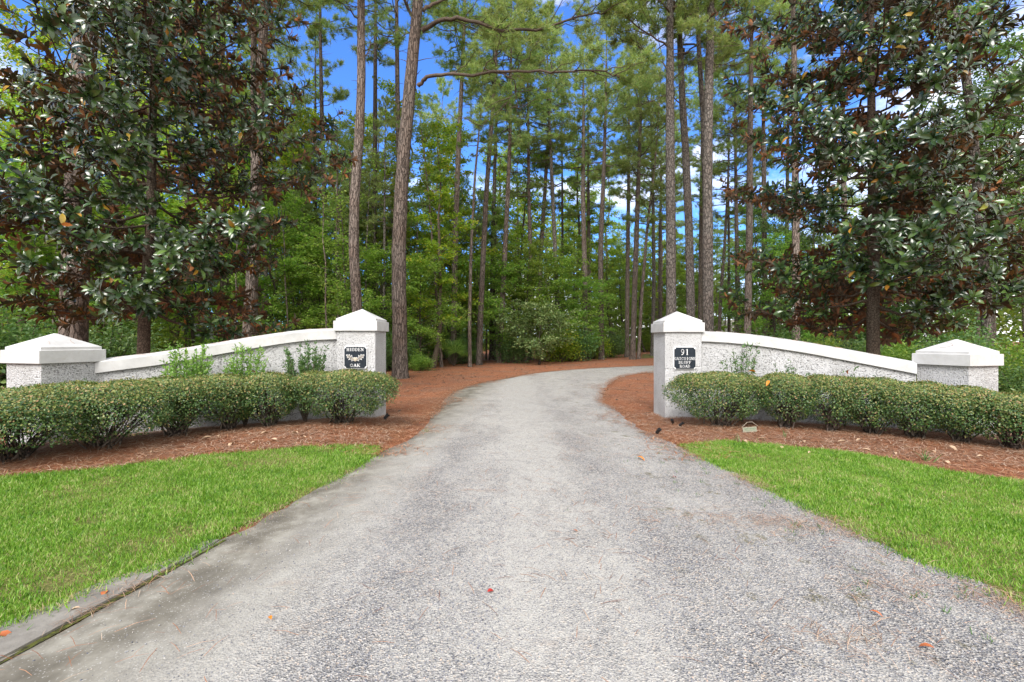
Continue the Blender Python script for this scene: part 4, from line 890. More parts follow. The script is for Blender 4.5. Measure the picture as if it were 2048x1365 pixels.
bl = [(585, 17.5, 2, 1.0, 'pale green rounded bush over the left wall'), (660, 19, 3, .9, 'yellow green bush touching the left side of the HIDDEN OAK pillar'), (355, 14.5, 2, .95, 'pale green bush right of the left magnolia trunk'), (520, 19, 0, .9, 'green bush left of the pale one over the left wall'),
      (840, 23, 0, .55, 'little green bush at the foot of the thick pine'), (790, 23.5, 1, .9, 'dark bush directly behind the thick pine'), (745, 22, 1, .9, 'dark bush between tall left pillar and thick pine'), (925, 30, 1, .9, 'dark bush behind the palmetto'),
      (1030, 31, 1, 1.0, 'dark bush left of the pale leaved bush'), (1120, 33, 3, 1.25, 'yellowish arching bush right of the pale leaved bush'), (1150, 34, 1, 1.2, 'dark arching bush at the straw edge by the bend'), (1185, 38, 3, 1.2, 'yellow green vine covered bush between the bend pines'), (1225, 42, 1, 1.2, 'dark bush behind the clear standing pine'),
      (1290, 62, 0, 1.6, 'green bush on the far side of the far lawn'), (1240, 52, 0, 1.5, 'green bush left of the far lawn'), (1330, 64, 1, 1.6, 'dark bush behind the far lawn'),
      (40, 13, 1, 1.1, 'dark bush behind the low left end pillar'), (215, 14, 1, 1.0, 'dark bush left of the left magnolia trunk'), (-60, 11, 1, 1.2, 'dark bush at the left picture edge'), (440, 22, 1, 1.1, 'dark bush behind the slope of the left wall'),
      (1560, 19, 1, .95, 'dark bush over the sloping right wall'), (1640, 20, 0, 1.0, 'green bush left of the right magnolia trunk'), (1700, 17, 1, .8, 'dark bush touching the right magnolia trunk on its left'), (1790, 17, 0, .95, 'green bush right of the right magnolia trunk'), (1850, 18, 2, .9, 'pale bush behind the low right end pillar'), (1930, 15, 1, 1.0, 'dark bush over the right end pillar cap'), (2030, 11.5, 0, .9, 'bright green bush right of the low right end pillar'), (2060, 9.0, 1, .55, 'low dark bush at the right picture edge behind the hedge'), (1600, 32, 0, 1.6, 'far green bush seen under the right magnolia'), (1760, 30, 1, 1.6, 'far dark bush seen under the right magnolia')]
for px_, d, v, s, lab in bl:
    place_tree('wild_bush', BUSH[v], P(px_, d), d, lab, 'bush', 'wood edge bushes', s)
# bushes that only show as shade between the trunks further in
k = 0
while k < 46:
    y = 24 + 26 * rf.rand(); px_ = rf.uniform(-80, 1180); x = (px_ - CX) / FPX * y
    if not clear(x, y) or (px_ > 820 and y < 32 + (px_ - 820) * .03): continue
    place_tree('undergrowth_bush', BUSH[rf.randint(4)], x, y, 'leafy undergrowth bush in the shade between the trunks of the left wood', 'bush', 'undergrowth bushes deep in the wood', 1.0 + .8 * rf.rand()); k += 1
# thin saplings
sap = []
for s_ in range(3):
    r = np.random.RandomState(400 + s_); b = MB(); n = 9; t_ = np.linspace(0, 1, n); b.tube(np.c_[np.cumsum(r.randn(n) * .07), np.cumsum(r.randn(n) * .07), t_ * 8], .045 * (1.1 - .8 * t_), 6, 0)
    c = MB()
    for q in range(16):
        z = 2 + 6 * r.rand(); a = r.rand() * 6.28; i_ = int(z / 8 * (n - 1)); c0 = b.v[0].reshape(n, 6, 3).mean(1)[min(i_, n - 1)]; c0 = np.array([c0[0], c0[1], z])
        tip = c0 + np.array([math.cos(a), math.sin(a), .35]) * (.5 + .7 * r.rand()); c.tube([c0, tip], [.01, .004], 3, 0, cap=False)
        nl = 26; C = c0 + (tip - c0) * r.rand(nl, 1) + r.randn(nl, 3) * .12; U, V, W = rand_basis(r, nl, tilt=.6); c.scatter(LEAF6[0], LEAF6[1], C, U, V, W, .12, 1)
    sap.append((proto('trunk', b, [M['pine_bark']], True), proto('crown', c, [M['twig'], M['green']])))
k = 0
while k < 70:
    y = 18 + 26 * rf.rand(); px_ = rf.uniform(-60, 1120); x = (px_ - CX) / FPX * y
    if not clear(x, y) or (px_ > 770 and y < 26 + (px_ - 770) * .03) : continue
    place_tree('sapling', sap[rf.randint(3)], x, y, 'thin sapling stem in the shade of the left wood', 'sapling', 'saplings in the wood', .8 + .6 * rf.rand()); k += 1

k = 0
while k < 44:
    y = 23.5 + 14 * rf.rand(); px_ = rf.uniform(590, 1250); x = (px_ - CX) / FPX * y
    if not clear(x, y) or (px_ > 770 and y < 27 + (px_ - 770) * .035): continue
    pine(y, [(px_, 700), (px_ + rf.randn() * 4, 500), (px_ + rf.randn() * 10, 300)], (0.10 + .10 * rf.rand()) * FPX / y, 'very slim young pine stem among the leafy trees at the wood edge', H=9.5 + 4.5 * rf.rand(), seed=1500 + k, cs=.34, z0=7.5, bark=['pine_bark', 'pine_bark_grey'][k % 2], group='very slim young pines at the wood edge'); k += 1

# the far wood behind everything: a leafy mass with trunks
r = np.random.RandomState(88); fb = MB(); nf = 150000
ang = r.uniform(R_(-62), R_(62), nf); dd = 74 + 26 * r.rand(nf); pxx = CX + np.tan(ang) * FPX
top = 14 + 5 * np.sin(ang * 9 + 1) + 3 * np.sin(ang * 23) + 2 * np.sin(ang * 61) + np.where(pxx < 700, 4, 0) + 5 * np.exp(-((pxx - 1150) / 260) ** 2) + np.where(pxx > 1380, 1.0, 0) 
gap = np.exp(-((pxx - 1455) / 45) ** 2)
zf = r.rand(nf) ** 1.15 * top
gap = gap * (zf < 7)
keep = r.rand(nf) > np.clip(gap * .95 + np.where(pxx > 1500, .35, 0) + np.clip(zf / top - .75, 0, 1) * 1.2, 0, .97)
C = np.stack([np.sin(ang) * dd, np.cos(ang) * dd, zf], -1)[keep]
C += .0; U, V, W = rand_basis(r, len(C), tilt=.9); fb.scatter(LEAF4[0], LEAF4[1], C, U, V, W, .75 * (.5 + r.rand(len(C))), 1)
for k in range(150):
    a = r.uniform(R_(-60), R_(60)); d_ = 70 + 28 * r.rand(); 
    if CX + math.tan(a) * FPX > 1180: continue
    fb.tube([(math.sin(a) * d_, math.cos(a) * d_, 0), (math.sin(a) * d_ + r.randn() * .3, math.cos(a) * d_, 20)], [.2, .09], 6, 0)
tag(fb.build('far_wood', [M['pine_bark_grey'], M['green']]), 'distant wood closing the view behind the pines', kind='stuff')

# far house showing in the pale gap
hx = P(1500, 78)
hs = empty('house', (hx, 78, 0), 'pale house roof glimpsed between trunks over the right wall', 'house')
b = MB(); b.box((-7, 0, -.1), (7, 9, 2.9)); b.build('wall', M['house_wall'], hs)
b = MB(); v = [(-7.6, -.6, 2.85), (7.6, -.6, 2.85), (7.6, 9.6, 2.85), (-7.6, 9.6, 2.85), (-4, 4.5, 5.3), (4, 4.5, 5.3)]
b.add(v, [(0, 1, 5, 4), (2, 3, 4, 5), (3, 2, 1, 0)]); b.add(v, [(1, 2, 5), (3, 0, 4)]); b.build('roof', M['house_roof'], hs)
for wx in (-5, -2, 2.5, 5):
    b = MB(); b.box((wx - .55, -.03, 1.0), (wx + .55, .02, 2.2)); f = b.build('window', M['white'], hs)
    b = MB(); b.box((wx - .47, -.036, 1.08), (wx + .47, -.031, 2.12)); b.build('pane', M['glass'], f)

# younger pines whose low crowns fill the view right of the bend
for q_, (px_, d_, h_, z_, lab_) in enumerate([(1392, 62, 17, 6, 'young far pine with low crown behind the leaning grey pine'), (1432, 66, 19, 9, 'young far pine above the pale gap, left side'), (1470, 64, 20, 10, 'young far pine above the pale gap, right side'), (1512, 58, 18, 6, 'young far pine left of the right magnolia'),
        (1345, 70, 18, 6, 'young far pine low behind the straight grey pine'), (1300, 74, 20, 7, 'young far pine beyond the far lawn'), (1560, 60, 20, 7, 'young far pine showing through the left of the right magnolia'), (1255, 72, 20, 8, 'young far pine between the bend pines'), (1640, 55, 19, 7, 'young far pine behind the right magnolia left of its trunk'), (1790, 55, 19, 7, 'young far pine behind the right magnolia right of its trunk'), (1450, 80, 22, 13, 'tallest young far pine above the pale gap')]):
    pine(d_, [(px_, 690), (px_ + 2, 500), (px_ + 3, 400)], .26 * FPX / d_, lab_, H=h_, z0=z_, seed=1200 + q_, cs=1.15, group='young far pines on the right')
# sticks, cones and bark bits on the straw
r = np.random.RandomState(790); b = MB(); n = 2600
xy = np.c_[r.uniform(-10, 14, n), 6.5 + 24 * r.rand(n) ** 1.3]; kk = (~inpoly(xy[:, 0], xy[:, 1], ROAD_POLY)) & (hgt(xy[:, 0], xy[:, 1]) < .03) & (xy[:, 1] > 8.5) ; xy = xy[kk]; n = len(xy)
U, V, W = rand_basis(r, n, tilt=.25)
b.scatter(np.array([(-.5, -.12, 0), (.5, -.1, .05), (.45, .12, 0), (-.5, .1, .05), (0, 0, .25)], float), [np.array([(0, 1, 4), (1, 2, 4), (2, 3, 4), (3, 0, 4)])], np.c_[xy, np.full(n, .015)], U, V, W, .03 + .09 * r.rand(n) ** 3, 0)
for q_ in range(160):
    x_, y_ = r.uniform(-8, 12), 9 + 16 * r.rand()
    if inpoly(np.array([x_]), np.array([y_]), ROAD_POLY)[0]: continue
    a_ = r.rand() * 3.14; l_ = .1 + .3 * r.rand(); b.tube([(x_, y_, .02), (x_ + math.cos(a_) * l_, y_ + math.sin(a_) * l_, .03)], [.006, .004], 4, 0)
tag(b.build('forest_litter', M['dark_bark']), 'bark flakes, sticks and cones lying on the pine straw', kind='stuff')

# ------------------------------------------------------------------ palmetto
pe = empty('palmetto', (P(908, 27.2), 27.2, 0), 'fan leaved palmetto at the foot of the straight pine by the wood edge', 'palmetto')
r = np.random.RandomState(61)
for k in range(13):
    a = k * 2.4; el = .5 + .9 * r.rand(); L = .9 + .5 * r.rand(); d_ = np.array([math.cos(a) * math.cos(el), math.sin(a) * math.cos(el), math.sin(el)])
    b = MB(); b.tube([(0, 0, 0), d_ * L * .5 + np.array([0, 0, .1]), d_ * L], [.015, .012, .008], 4, 0, cap=False)
    side = norm(np.cross(d_, [0, 0, 1.])); upv = np.cross(side, d_); n = 22
    for q in range(n):
        th = (q / (n - 1) - .5) * 3.9; dv = d_ * math.cos(th) + side * math.sin(th); wv = np.cross(dv, upv) * .022; ln = .75 * (.8 + .2 * math.cos(th)); o_ = d_ * L
        b.add([o_, o_ + dv * ln * .5 - wv + upv * .03, o_ + dv * ln - np.array([0, 0, .12]), o_ + dv * ln * .5 + wv + upv * .03], [(0, 1, 2, 3)], 0 if False else 1)
    b.build('frond', [M['twig'], M['dry_leaf'] if k in (4,) else M['sprig']], pe)

# ------------------------------------------------------------------ magnolias
def magnolia(base, top_px, seed, label, R, z0, H, trunk_pts, rt, bias=None):
    r = np.random.RandomState(seed); root = empty('magnolia_tree', (base[0], base[1], 0), label, 'magnolia tree', 'magnolias behind the entrance walls')
    tp = np.array(trunk_pts, float); n = len(tp); t_ = tp[:, 2] / H
    b = MB(); fine = resample(smooth_pl(tp, 2), 26); b.tube(fine, rt * (1.05 - .85 * fine[:, 2] / H) * (1 + .4 * np.exp(-fine[:, 2] / .3)), 14, 0, .03, r)
    b.build('trunk', M['magnolia_bark'], root, smooth=True)
    cb = MB(); lb = MB(); C = []; D = []
    nb = 80
    for k in range(nb):
        u = (k + r.rand()) / nb; z = z0 + (H - z0) * u ** 1.05
        P0 = np.array([np.interp(z, fine[:, 2], fine[:, 0]), np.interp(z, fine[:, 2], fine[:, 1]), z])
        prof = (.82 + .18 * math.sin(min(1, u * 3) * math.pi / 2)) * (1 - u ** 2.6 * .8)
        a = k * 2.399 + r.randn() * .35; ln = R * prof * (.62 + .45 * r.rand()); el = -.08 + .45 * u + .12 * r.randn() * .8
        if bias: ln *= bias(a, u)
        dh = np.array([math.cos(a), math.sin(a), 0]); m_ = 7; tt_ = np.linspace(0, 1, m_)
        pts = P0 + dh * (ln * tt_)[:, None]; pts[:, 2] += ln * (el * tt_ - .10 * np.sin(math.pi * tt_) + .12 * tt_ ** 2); pts[1:] += r.randn(m_ - 1, 3) * .05
        cb.tube(pts, (.034 * (1.1 - .6 * u)) * (1 - .75 * tt_), 6, 0, cap=False)
        nt_ = int(7 + ln * 5.2)
        for q in range(nt_):
            w_ = .12 + .88 * (q + r.rand()) / nt_; i_ = min(int(w_ * (m_ - 1)), m_ - 2); fr = w_ * (m_ - 1) - i_; b0 = pts[i_] * (1 - fr) + pts[i_ + 1] * fr
            sd_ = np.array([-dh[1], dh[0], 0]) * (1 if q % 2 else -1)
            l2 = (.28 + .75 * r.rand() * (1.15 - w_) * ln * .35)
            dv = norm(dh * .7 + sd_ * (.35 + .8 * r.rand()) + np.array([0, 0, .15 + .35 * r.randn()]))
            tip = b0 + dv * l2; cb.tube([b0, (b0 + tip) / 2 + r.randn(3) * .02, tip], [.011, .008, .006], 4, 0, cap=False)
            C.append(tip); D.append(norm(dv + dh * .3 + np.array([0, 0, .12 - .35 * u * 0])))
            if l2 > .45:
                t2 = b0 + dv * l2 * .5 + norm(r.randn(3) + np.array([0, 0, .5])) * .2; cb.tube([b0 + dv * l2 * .45, t2], [.007, .005], 3, 0, cap=False); C.append(t2); D.append(norm(t2 - b0 + np.array([0, 0, .1])))
        C.append(pts[-1]); D.append(norm(pts[-1] - pts[-2] + np.array([0, 0, .2])))
    C = np.array(C); D = np.array(D); nr = len(C)
    # whorls: nine leaves about each twig end, spiralling back along it
    NLF = 10; ph = r.rand(nr, 1) * 6.28 + np.arange(NLF)[None, :] * 2.4; op = R_(38) + R_(55) * (np.arange(NLF)[None, :] / NLF) + r.randn(nr, NLF) * .16
    E1 = norm(np.cross(D, r.randn(nr, 3))); E2 = np.cross(D, E1)
    rad_ = np.cos(ph)[..., None] * E1[:, None] + np.sin(ph)[..., None] * E2[:, None]
    U = norm(np.cos(op)[..., None] * D[:, None] + np.sin(op)[..., None] * rad_)
    Wv = norm(np.sin(op)[..., None] * D[:, None] - np.cos(op)[..., None] * rad_ + r.randn(nr, NLF, 3) * .12); Wv = norm(Wv - (Wv * U).sum(-1, keepdims=True) * U)
    Vv = np.cross(Wv, U)
    O = C[:, None] - D[:, None] * (np.arange(NLF)[None, :, None] * .010); 
    kp = r.rand(nr, NLF).reshape(-1) > .10
    S = (.160 + .075 * r.rand(nr, NLF)).reshape(-1)
    lb.scatter(MAGL[0], MAGL[1], O.reshape(-1, 3)[kp], U.reshape(-1, 3)[kp], Vv.reshape(-1, 3)[kp], Wv.reshape(-1, 3)[kp], S[kp], 0)
    cb.build('branches', M['magnolia_bark'], root, smooth=True)
    lb.build('crown', M['mag'], root, smooth=True)
    return root
def tpts(pxs, d, base, extra):
    a = [at(x, y, d) - np.array([base[0], base[1], 0]) for x, y in pxs]; a[0][2] = -.05
    return [tuple(q) for q in a] + extra
bL = (P(284, 9.8), 9.8)
magnolia(bL, None, 71, 'large magnolia with dark glossy leaves behind the left wall', 4.0, 2.15, 12.5,
         [(0, 0, -.05), (.03, 0, 1.2), (.06, 0, 2.4), (.20, 0, 4.0), (.22, 0, 6.2), (.26, .05, 9), (.25, .1, 12.5)], .12,
         bias=lambda a, u: (1.0 if u < .75 else .9) * (.92 if math.cos(a) > .3 and .30 < u < .5 else 1.0))
bR = (P(1744, 10.6), 10.6)
magnolia(bR, None, 72, 'large magnolia with rust backed leaves behind the right wall', 4.1, 2.0, 12.8,
         [(0, 0, -.05), (.03, 0, 1.5), (.02, 0, 3.0), (.05, 0, 4.2), (-.02, 0, 6.5), (.02, .05, 9.3), (.0, .1, 12.8)], .135)

# ------------------------------------------------------------------ clipped hedge shrubs
def hedge_shrub(px_, d, a, bdep, ztop, label, group, seed, nl=17000, rot=0.0, zlow=0.14):
    r = np.random.RandomState(seed); x = P(px_, d); g = float(hgt(x, d)); H = ztop - g
    root = empty('hedge_shrub', (x, d, g), label, 'hedge shrub', group, rz=rot)
    # foliage shell: superellipsoid, thinner toward the foot
    n = int(nl * 1.75); a *= 1.03; bdep *= 1.04; th = r.rand(n) * 2 * math.pi; q = r.rand(n); cz = H * .58; hz = H * .42
    u = np.where(r.rand(n) < .42, r.uniform(.35, 1, n), r.uniform(-1, .75, n))
    # radius of the horizontal section at relative height u
    sec = np.where(u > 0, (1 - np.abs(u) ** 3.6) ** (1 / 3.0), (1 - (np.abs(u) * .90) ** 1.8) ** (1 / 1.8))
    ex = 2.6; ct, st_ = np.cos(th), np.sin(th); rr = (np.abs(ct) ** ex + np.abs(st_) ** ex) ** (-1 / ex)
    topfill = r.rand(n) < .38
    depth = np.where(topfill, np.sqrt(r.rand(n)), 1 - np.abs(r.randn(n)) * .16)
    Z_ = cz + u * hz
    X = a * rr * ct * sec * depth; Y = bdep * rr * st_ * sec * depth
    lump = 1 + .07 * np.sin(X * 7 + seed) + .06 * np.sin(Y * 8 + X * 3 + seed * 2) + .05 * np.sin(X * 14 + Z_ * 11)
    Z = cz + u * hz
    zt = cz + hz * (1 - np.clip(np.hypot(X / a, Y / bdep), 0, .999) ** 4.0) ** .5 * (.985 + .015 * np.sin(X * 9))
    Z = np.where(topfill, zt - np.abs(r.randn(n)) * .045, Z); X *= lump; Y *= lump
    Z += .015 * np.sin(X * 11 + seed) + .012 * np.sin(Y * 13)
    kp = (Z > zlow) & ((Z > .32 + .13 * np.sin(X * 8 + seed) + .05 * np.sin(X * 19)) | (r.rand(n) < .26)); Cc = np.stack([X, Y, Z], -1)[kp] + r.randn(kp.sum(), 3) * .014
    outw = norm(Cc * np.array([1 / a, 1 / bdep, 1]) - np.array([0, 0, cz]) * np.array([1, 1, 1]))
    outw[:, 2] += .5
    W = norm(outw * .8 + r.randn(len(Cc), 3) * .6); U = norm(np.cross(W, r.randn(len(Cc), 3))); V = np.cross(W, U); S = .022 * (.6 + .8 * r.rand(len(Cc)))
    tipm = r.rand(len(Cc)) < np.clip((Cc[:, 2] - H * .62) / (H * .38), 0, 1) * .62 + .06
    b = MB(); L6 = (LEAF6[0] * np.array([1, 1.2, 1]), LEAF6[1])
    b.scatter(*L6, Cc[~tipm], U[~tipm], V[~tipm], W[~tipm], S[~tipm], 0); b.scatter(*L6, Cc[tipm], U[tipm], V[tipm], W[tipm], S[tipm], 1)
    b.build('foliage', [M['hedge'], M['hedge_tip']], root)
    b = MB()
    for k in range(34):
        a_ = r.rand() * 6.28; rr_ = math.sqrt(r.rand()) * .85; tip = np.array([math.cos(a_) * a * rr_, math.sin(a_) * bdep * rr_, H * (.5 + .42 * r.rand())])
        st0 = r.randn(3) * np.array([a * .10, bdep * .10, 0]); m_ = st0 * .5 + tip * np.array([.45, .45, .42]) + r.randn(3) * .03
        b.tube([st0 + np.array([0, 0, -.04]), m_, tip], [.012, .008, .003], 5, 0, cap=False)
        for q_ in range(2):
            t2 = m_ + (tip - m_) * .3 + r.randn(3) * np.array([.13, .13, .09]); b.tube([m_, t2], [.005, .002], 3, 0, cap=False)
    b.build('stems', M['dark_bark'], root)
    return root
HL = 'clipped shrubs of the left hedge'; HR = 'clipped shrubs of the right hedge'
hedge_shrub(686, 7.4, .86, .56, 1.0, 'rightmost clipped shrub of the left hedge, rounded end below the HIDDEN OAK plaque', HL, 1, 24000, .12)
hedge_shrub(541, 7.15, .42, .46, .975, 'narrow clipped shrub second from the drive in the left hedge', HL, 2, 13000, .3)
hedge_shrub(456, 6.9, .43, .48, .97, 'clipped shrub with open foot third from the drive in the left hedge', HL, 3, 13000, .4)
hedge_shrub(352, 6.45, .62, .56, .97, 'clipped shrub with bare forked stems fourth from the drive in the left hedge', HL, 4, 18000, .5)
hedge_shrub(205, 5.78, .80, .74, .965, 'wide clipped shrub below the low left end pillar', HL, 5, 23000, .55)
hedge_shrub(40, 5.25, .78, .74, .95, 'clipped shrub at the left picture edge, nearest the camera', HL, 6, 24000, .6)
hedge_shrub(-150, 4.9, .75, .62, .90, 'clipped shrub mostly cut off by the left picture edge', HL, 7, 18000, .6)
hedge_shrub(1440, 7.75, .80, .52, .945, 'leftmost clipped shrub of the right hedge, rounded end below the 91 plaque', HR, 8, 24000, -.08)
hedge_shrub(1573, 7.6, .44, .50, .935, 'narrow clipped shrub second from the drive in the right hedge', HR, 9, 13000, -.2)
hedge_shrub(1662, 7.35, .42, .50, .925, 'clipped shrub with open foot third from the drive in the right hedge', HR, 10, 13000, -.25)
hedge_shrub(1742, 7.1, .46, .50, .91, 'clipped shrub fourth from the drive in the right hedge', HR, 11, 13000, -.3)
hedge_shrub(1832, 6.8, .50, .52, .87, 'clipped shrub below the low right end pillar', HR, 12, 14000, -.35)
hedge_shrub(1925, 6.5, .52, .52, .82, 'clipped shrub with dark twiggy foot right of the low right end pillar', HR, 13, 15000, -.35)
hedge_shrub(2030, 6.15, .55, .52, .76, 'clipped shrub at the right picture edge', HR, 14, 15000, -.4)
hedge_shrub(2160, 5.9, .6, .52, .72, 'clipped shrub mostly cut off by the right picture edge', HR, 15, 13000, -.4)

# young upright shrubs between hedge and wall
def sprig(px_, ytop, d, wpx, label, mleaf, seed, nst=16, dens=46, group='young shrubs against the walls'):
    r = np.random.RandomState(seed); x = P(px_, d); g = float(hgt(x, d)); H = zc(ytop, d) - g; hw = wpx / FPX * d / 2
    root = empty('young_shrub', (x, d, g), label, 'young shrub', group); sb = MB(); lb = MB()
    for k in range(nst):
        a = r.rand() * 6.28; rr = math.sqrt(r.rand()) * hw; hh = H * (.70 + .30 * r.rand()) * (1 - .15 * rr / hw); tip = np.array([math.cos(a) * rr, math.sin(a) * min(rr, .22), hh])
        m_ = tip * np.array([.55, .55, .5]) + r.randn(3) * .02; pts = np.array([(0, 0, -.03), m_, tip]); f = resample(smooth_pl(pts, 2), 12); sb.tube(f, np.linspace(.008, .002, 12), 4, 0, cap=False)
        n = dens; w_ = .35 + .65 * r.rand(n); C = np.stack([np.interp(w_, np.linspace(0, 1, 12), f[:, q]) for q in range(3)], -1); T = norm(tip - m_)
        U = norm(T * .7 + r.randn(n, 3) * .6); W = norm(np.cross(U, r.randn(n, 3))); V = np.cross(W, U)
        C += U * .03 * r.rand(n, 1)
        lb.scatter(LEAF6[0] * np.array([1, .75, 1]), LEAF6[1], C, U, V, W, .052 * (.6 + .7 * r.rand(n)), 0)
    sb.build('stems', M['twig'], root); lb.build('foliage', M[mleaf], root)
sprig(372, 672, 6.95, 105, 'bright green upright young shrub, leftmost in front of the left wall', 'sprig', 1, 44, 80)
sprig(490, 674, 7.3, 85, 'middle of three light green young shrubs in front of the left wall', 'sprig', 2, 32, 74)
sprig(610, 664, 7.7, 92, 'light green young shrub beside the HIDDEN OAK pillar', 'sprig_dull', 3, 40, 74)
sprig(1484, 664, 8.2, 82, 'sparse young shrub nearest the 91 pillar', 'sprig_dull', 4, 14, 64)
sprig(1588, 690, 8.0, 85, 'thin young shrub in the middle of the right wall', 'sprig_dull', 5, 9, 40)
sprig(1690, 716, 7.7, 50, 'tiny young shrub near the low end of the right wall', 'sprig_dull', 6, 4, 22)

# ------------------------------------------------------------------ small fittings
def spot(px_, y, s, label, ang):
    x, d = gp(px_, y); root = empty('ground_spotlight', (x, d, float(hgt(x, d))), label, 'ground light', 'black garden lights', rz=ang)
    b = MB(); b.tube([(0, 0, -.03), (0, 0, .05 * s)], [.006, .006], 6); b.build('stake', M['black'], root)
    b = MB(); b.tube([(0, .035, .045 * s), (0, .03, .05 * s), (0, -.03, .11 * s), (0, -.04, .12 * s), (0, -.035, .12 * s)], [.012 * s, .026 * s, .032 * s, .036 * s, .028 * s], 14); b.build('housing', M['black'], root)
spot(1316, 872, .95, 'small black garden light at the gravel edge left of the right hedge', .4)
spot(1345, 850, .8, 'black garden light at the foot of the 91 pillar by the hedge', -.6)
spot(1362, 855, .7, 'black garden light tucked under the left end of the right hedge', .9)
spot(772, 842, .95, 'black garden light under the right end of the left hedge', 2.0)
x, d = gp(1500, 866)
tg = empty('plant_tag', (x, d, float(hgt(x, d))), 'small tilted cream plant tag on a wire in front of the right hedge', 'plant tag')
Mr = lambda v: v @ np.array([[math.cos(.09), 0, math.sin(.09)], [0, 1, 0], [-math.sin(.09), 0, math.cos(.09)]])
b = MB(); b.box((-.11, -.003, .015), (.11, .003, .095), M=Mr); b.build('card', M['cream'], tg)
b = MB(); 
for zz_, x0, x1, w_ in ((.070, -.085, -.02, .012), (.070, -.005, .09, .012), (.045, -.07, .08, .007)):
    seg = np.linspace(x0, x1, 9); b2 = [(s_, zz_ + .006 * math.sin(k * 2.1)) for k, s_ in enumerate(seg)]
    ribbon(b, b2, w_ * .45, lambda xx, zz2, t_: tuple(Mr(np.array([[xx, -.0035 - t_, zz2]]))[0]), .001)
b.build('print', M['ink'], tg)
b = MB(); b.tube([(-.125, 0, .09), (-.04, .01, .17), (.04, .01, .175), (.125, 0, .11)], [.002] * 4, 5); b.tube([(-.06, 0.004, -.06), (-.06, 0.004, .1)], [.003, .003], 5); b.build('wire', M['tan_paint'], tg)

# ------------------------------------------------------------------ grass, straw, gravel, litter
def scatter_pts(poly, n, r, fn=None):
    q = np.array(poly); lo = q.min(0); hi = q.max(0); out_ = []; got = 0
    while got < n:
        xy = lo + (hi - lo) * r.rand(n * 2, 2); k = inpoly(xy[:, 0], xy[:, 1], poly)
        if fn is not None: k &= r.rand(len(k)) < fn(xy[:, 0], xy[:, 1])
        out_.append(xy[k]); got += k.sum()
    return np.concatenate(out_)[:n]
BLADE = (np.array([(0, -.06, 0), (0, .06, 0), (.10, .05, .55), (.10, -.05, .55), (.38, 0, 1.0)], float), [np.array([(0, 1, 2, 3)]), np.array([(3, 2, 4)])])
def vis(x, y): return np.clip(1.25 - np.abs(x) / (np.maximum(y, .3) * 1.25 + .3), .0, 1) * (y > .9)
BARE = [(gp(470, 930), .30), (gp(120, 985), .28), (gp(60, 1180), .22), (gp(640, 985), .30), (gp(560, 925), .25), (gp(300, 1090), .25), (gp(1560, 945), .35), (gp(1610, 968), .35), (gp(1500, 918), .25), (gp(1850, 1000), .25), (gp(1760, 1090), .25), (gp(1990, 1180), .25), (gp(1700, 985), .2), (gp(1650, 1045), .2)]
def bare(x, y): return 1 - .97 * np.clip(1.3 * sum(np.exp(-(((x - c[0]) / r_) ** 2 + ((y - c[1]) / (r_ * .6)) ** 2) * 1.3) * (.6 + .4 * np.sin(x * 23 + y * 31)) for c, r_ in BARE), 0, 1)
for k, (poly, lab) in enumerate(((LAWN_L, 'short bright green grass left of the drive'), (LAWN_R, 'short bright green grass right of the drive'))):
    r = np.random.RandomState(600 + k); n = 150000
    thin = lambda x, y: (np.abs(x) < np.maximum(y, 0.2) * 1.2 + .5) * (y > 1.2) * (.30 + .7 * np.clip(5 / np.maximum(y, 1), 0, 1)) * bare(x, y) * np.clip(1.15 - .9 * (np.sin(x * 3.3 + y * 2.7 + k) * np.sin(x * 2.1 - y * 5.1) + .4 * np.sin(x * 9 + y * 7) > .86), 0, 1)
    xy = scatter_pts(poly, n, r, thin) + r.randn(n, 2) * (.02 + .05 * (r.rand(n, 1) < .3)); z = hgt(xy[:, 0], xy[:, 1])
    C = np.c_[xy, z]; a = r.rand(n) * 6.28; U = np.stack([np.cos(a), np.sin(a), np.zeros(n)], -1); W = norm(np.stack([r.randn(n) * .38, r.randn(n) * .38, np.ones(n)], -1)); V = norm(np.cross(W, U)); U = np.cross(V, W)
    h = .022 + .028 * r.rand(n) ** 1.3 + .012 * np.sin(xy[:, 0] * 3 + 1) * np.sin(xy[:, 1] * 2.5)
    b = MB(); b.scatter(*BLADE, C, U, V, W, h, 0); tag(b.build('grass', M['grass']), lab, kind='stuff')
NEED = (np.array([(-.5, -.010, 0), (-.5, .010, 0), (0, .012, .06), (0, -.012, .06), (.5, .006, 0), (.5, -.006, 0)], float), np.array([(0, 1, 2, 3), (3, 2, 4, 5)]))
def needles(name, lab, poly, n, mt, seed, L=.13, fn=None, dz=.006, wd=1.0, tilt=.10, zf=None):
    r = np.random.RandomState(seed); xy = scatter_pts(poly, n, r, fn); z = (hgt(xy[:, 0], xy[:, 1]) if zf is None else zf(xy[:, 0], xy[:, 1])) + dz + .012 * r.rand(n) * (tilt > .05)
    a = r.rand(n) * 6.28; U = norm(np.stack([np.cos(a), np.sin(a), r.randn(n) * tilt], -1)); V = norm(np.stack([-np.sin(a), np.cos(a), r.randn(n) * .1], -1)); W = np.cross(U, V)
    tv = NEED[0] * np.array([1, wd, 1]); b = MB(); b.scatter(tv, NEED[1], np.c_[xy, z], U, V, W, L * (.6 + .7 * r.rand(n)), 0)
    return tag(b.build(name, mt), lab, kind='stuff')
notroad = lambda x, y: (~inpoly(x, y, ROAD_POLY)) * ((np.abs(x) < y * 1.2 + .5)) * np.clip(7.0 / y, .1, 1)
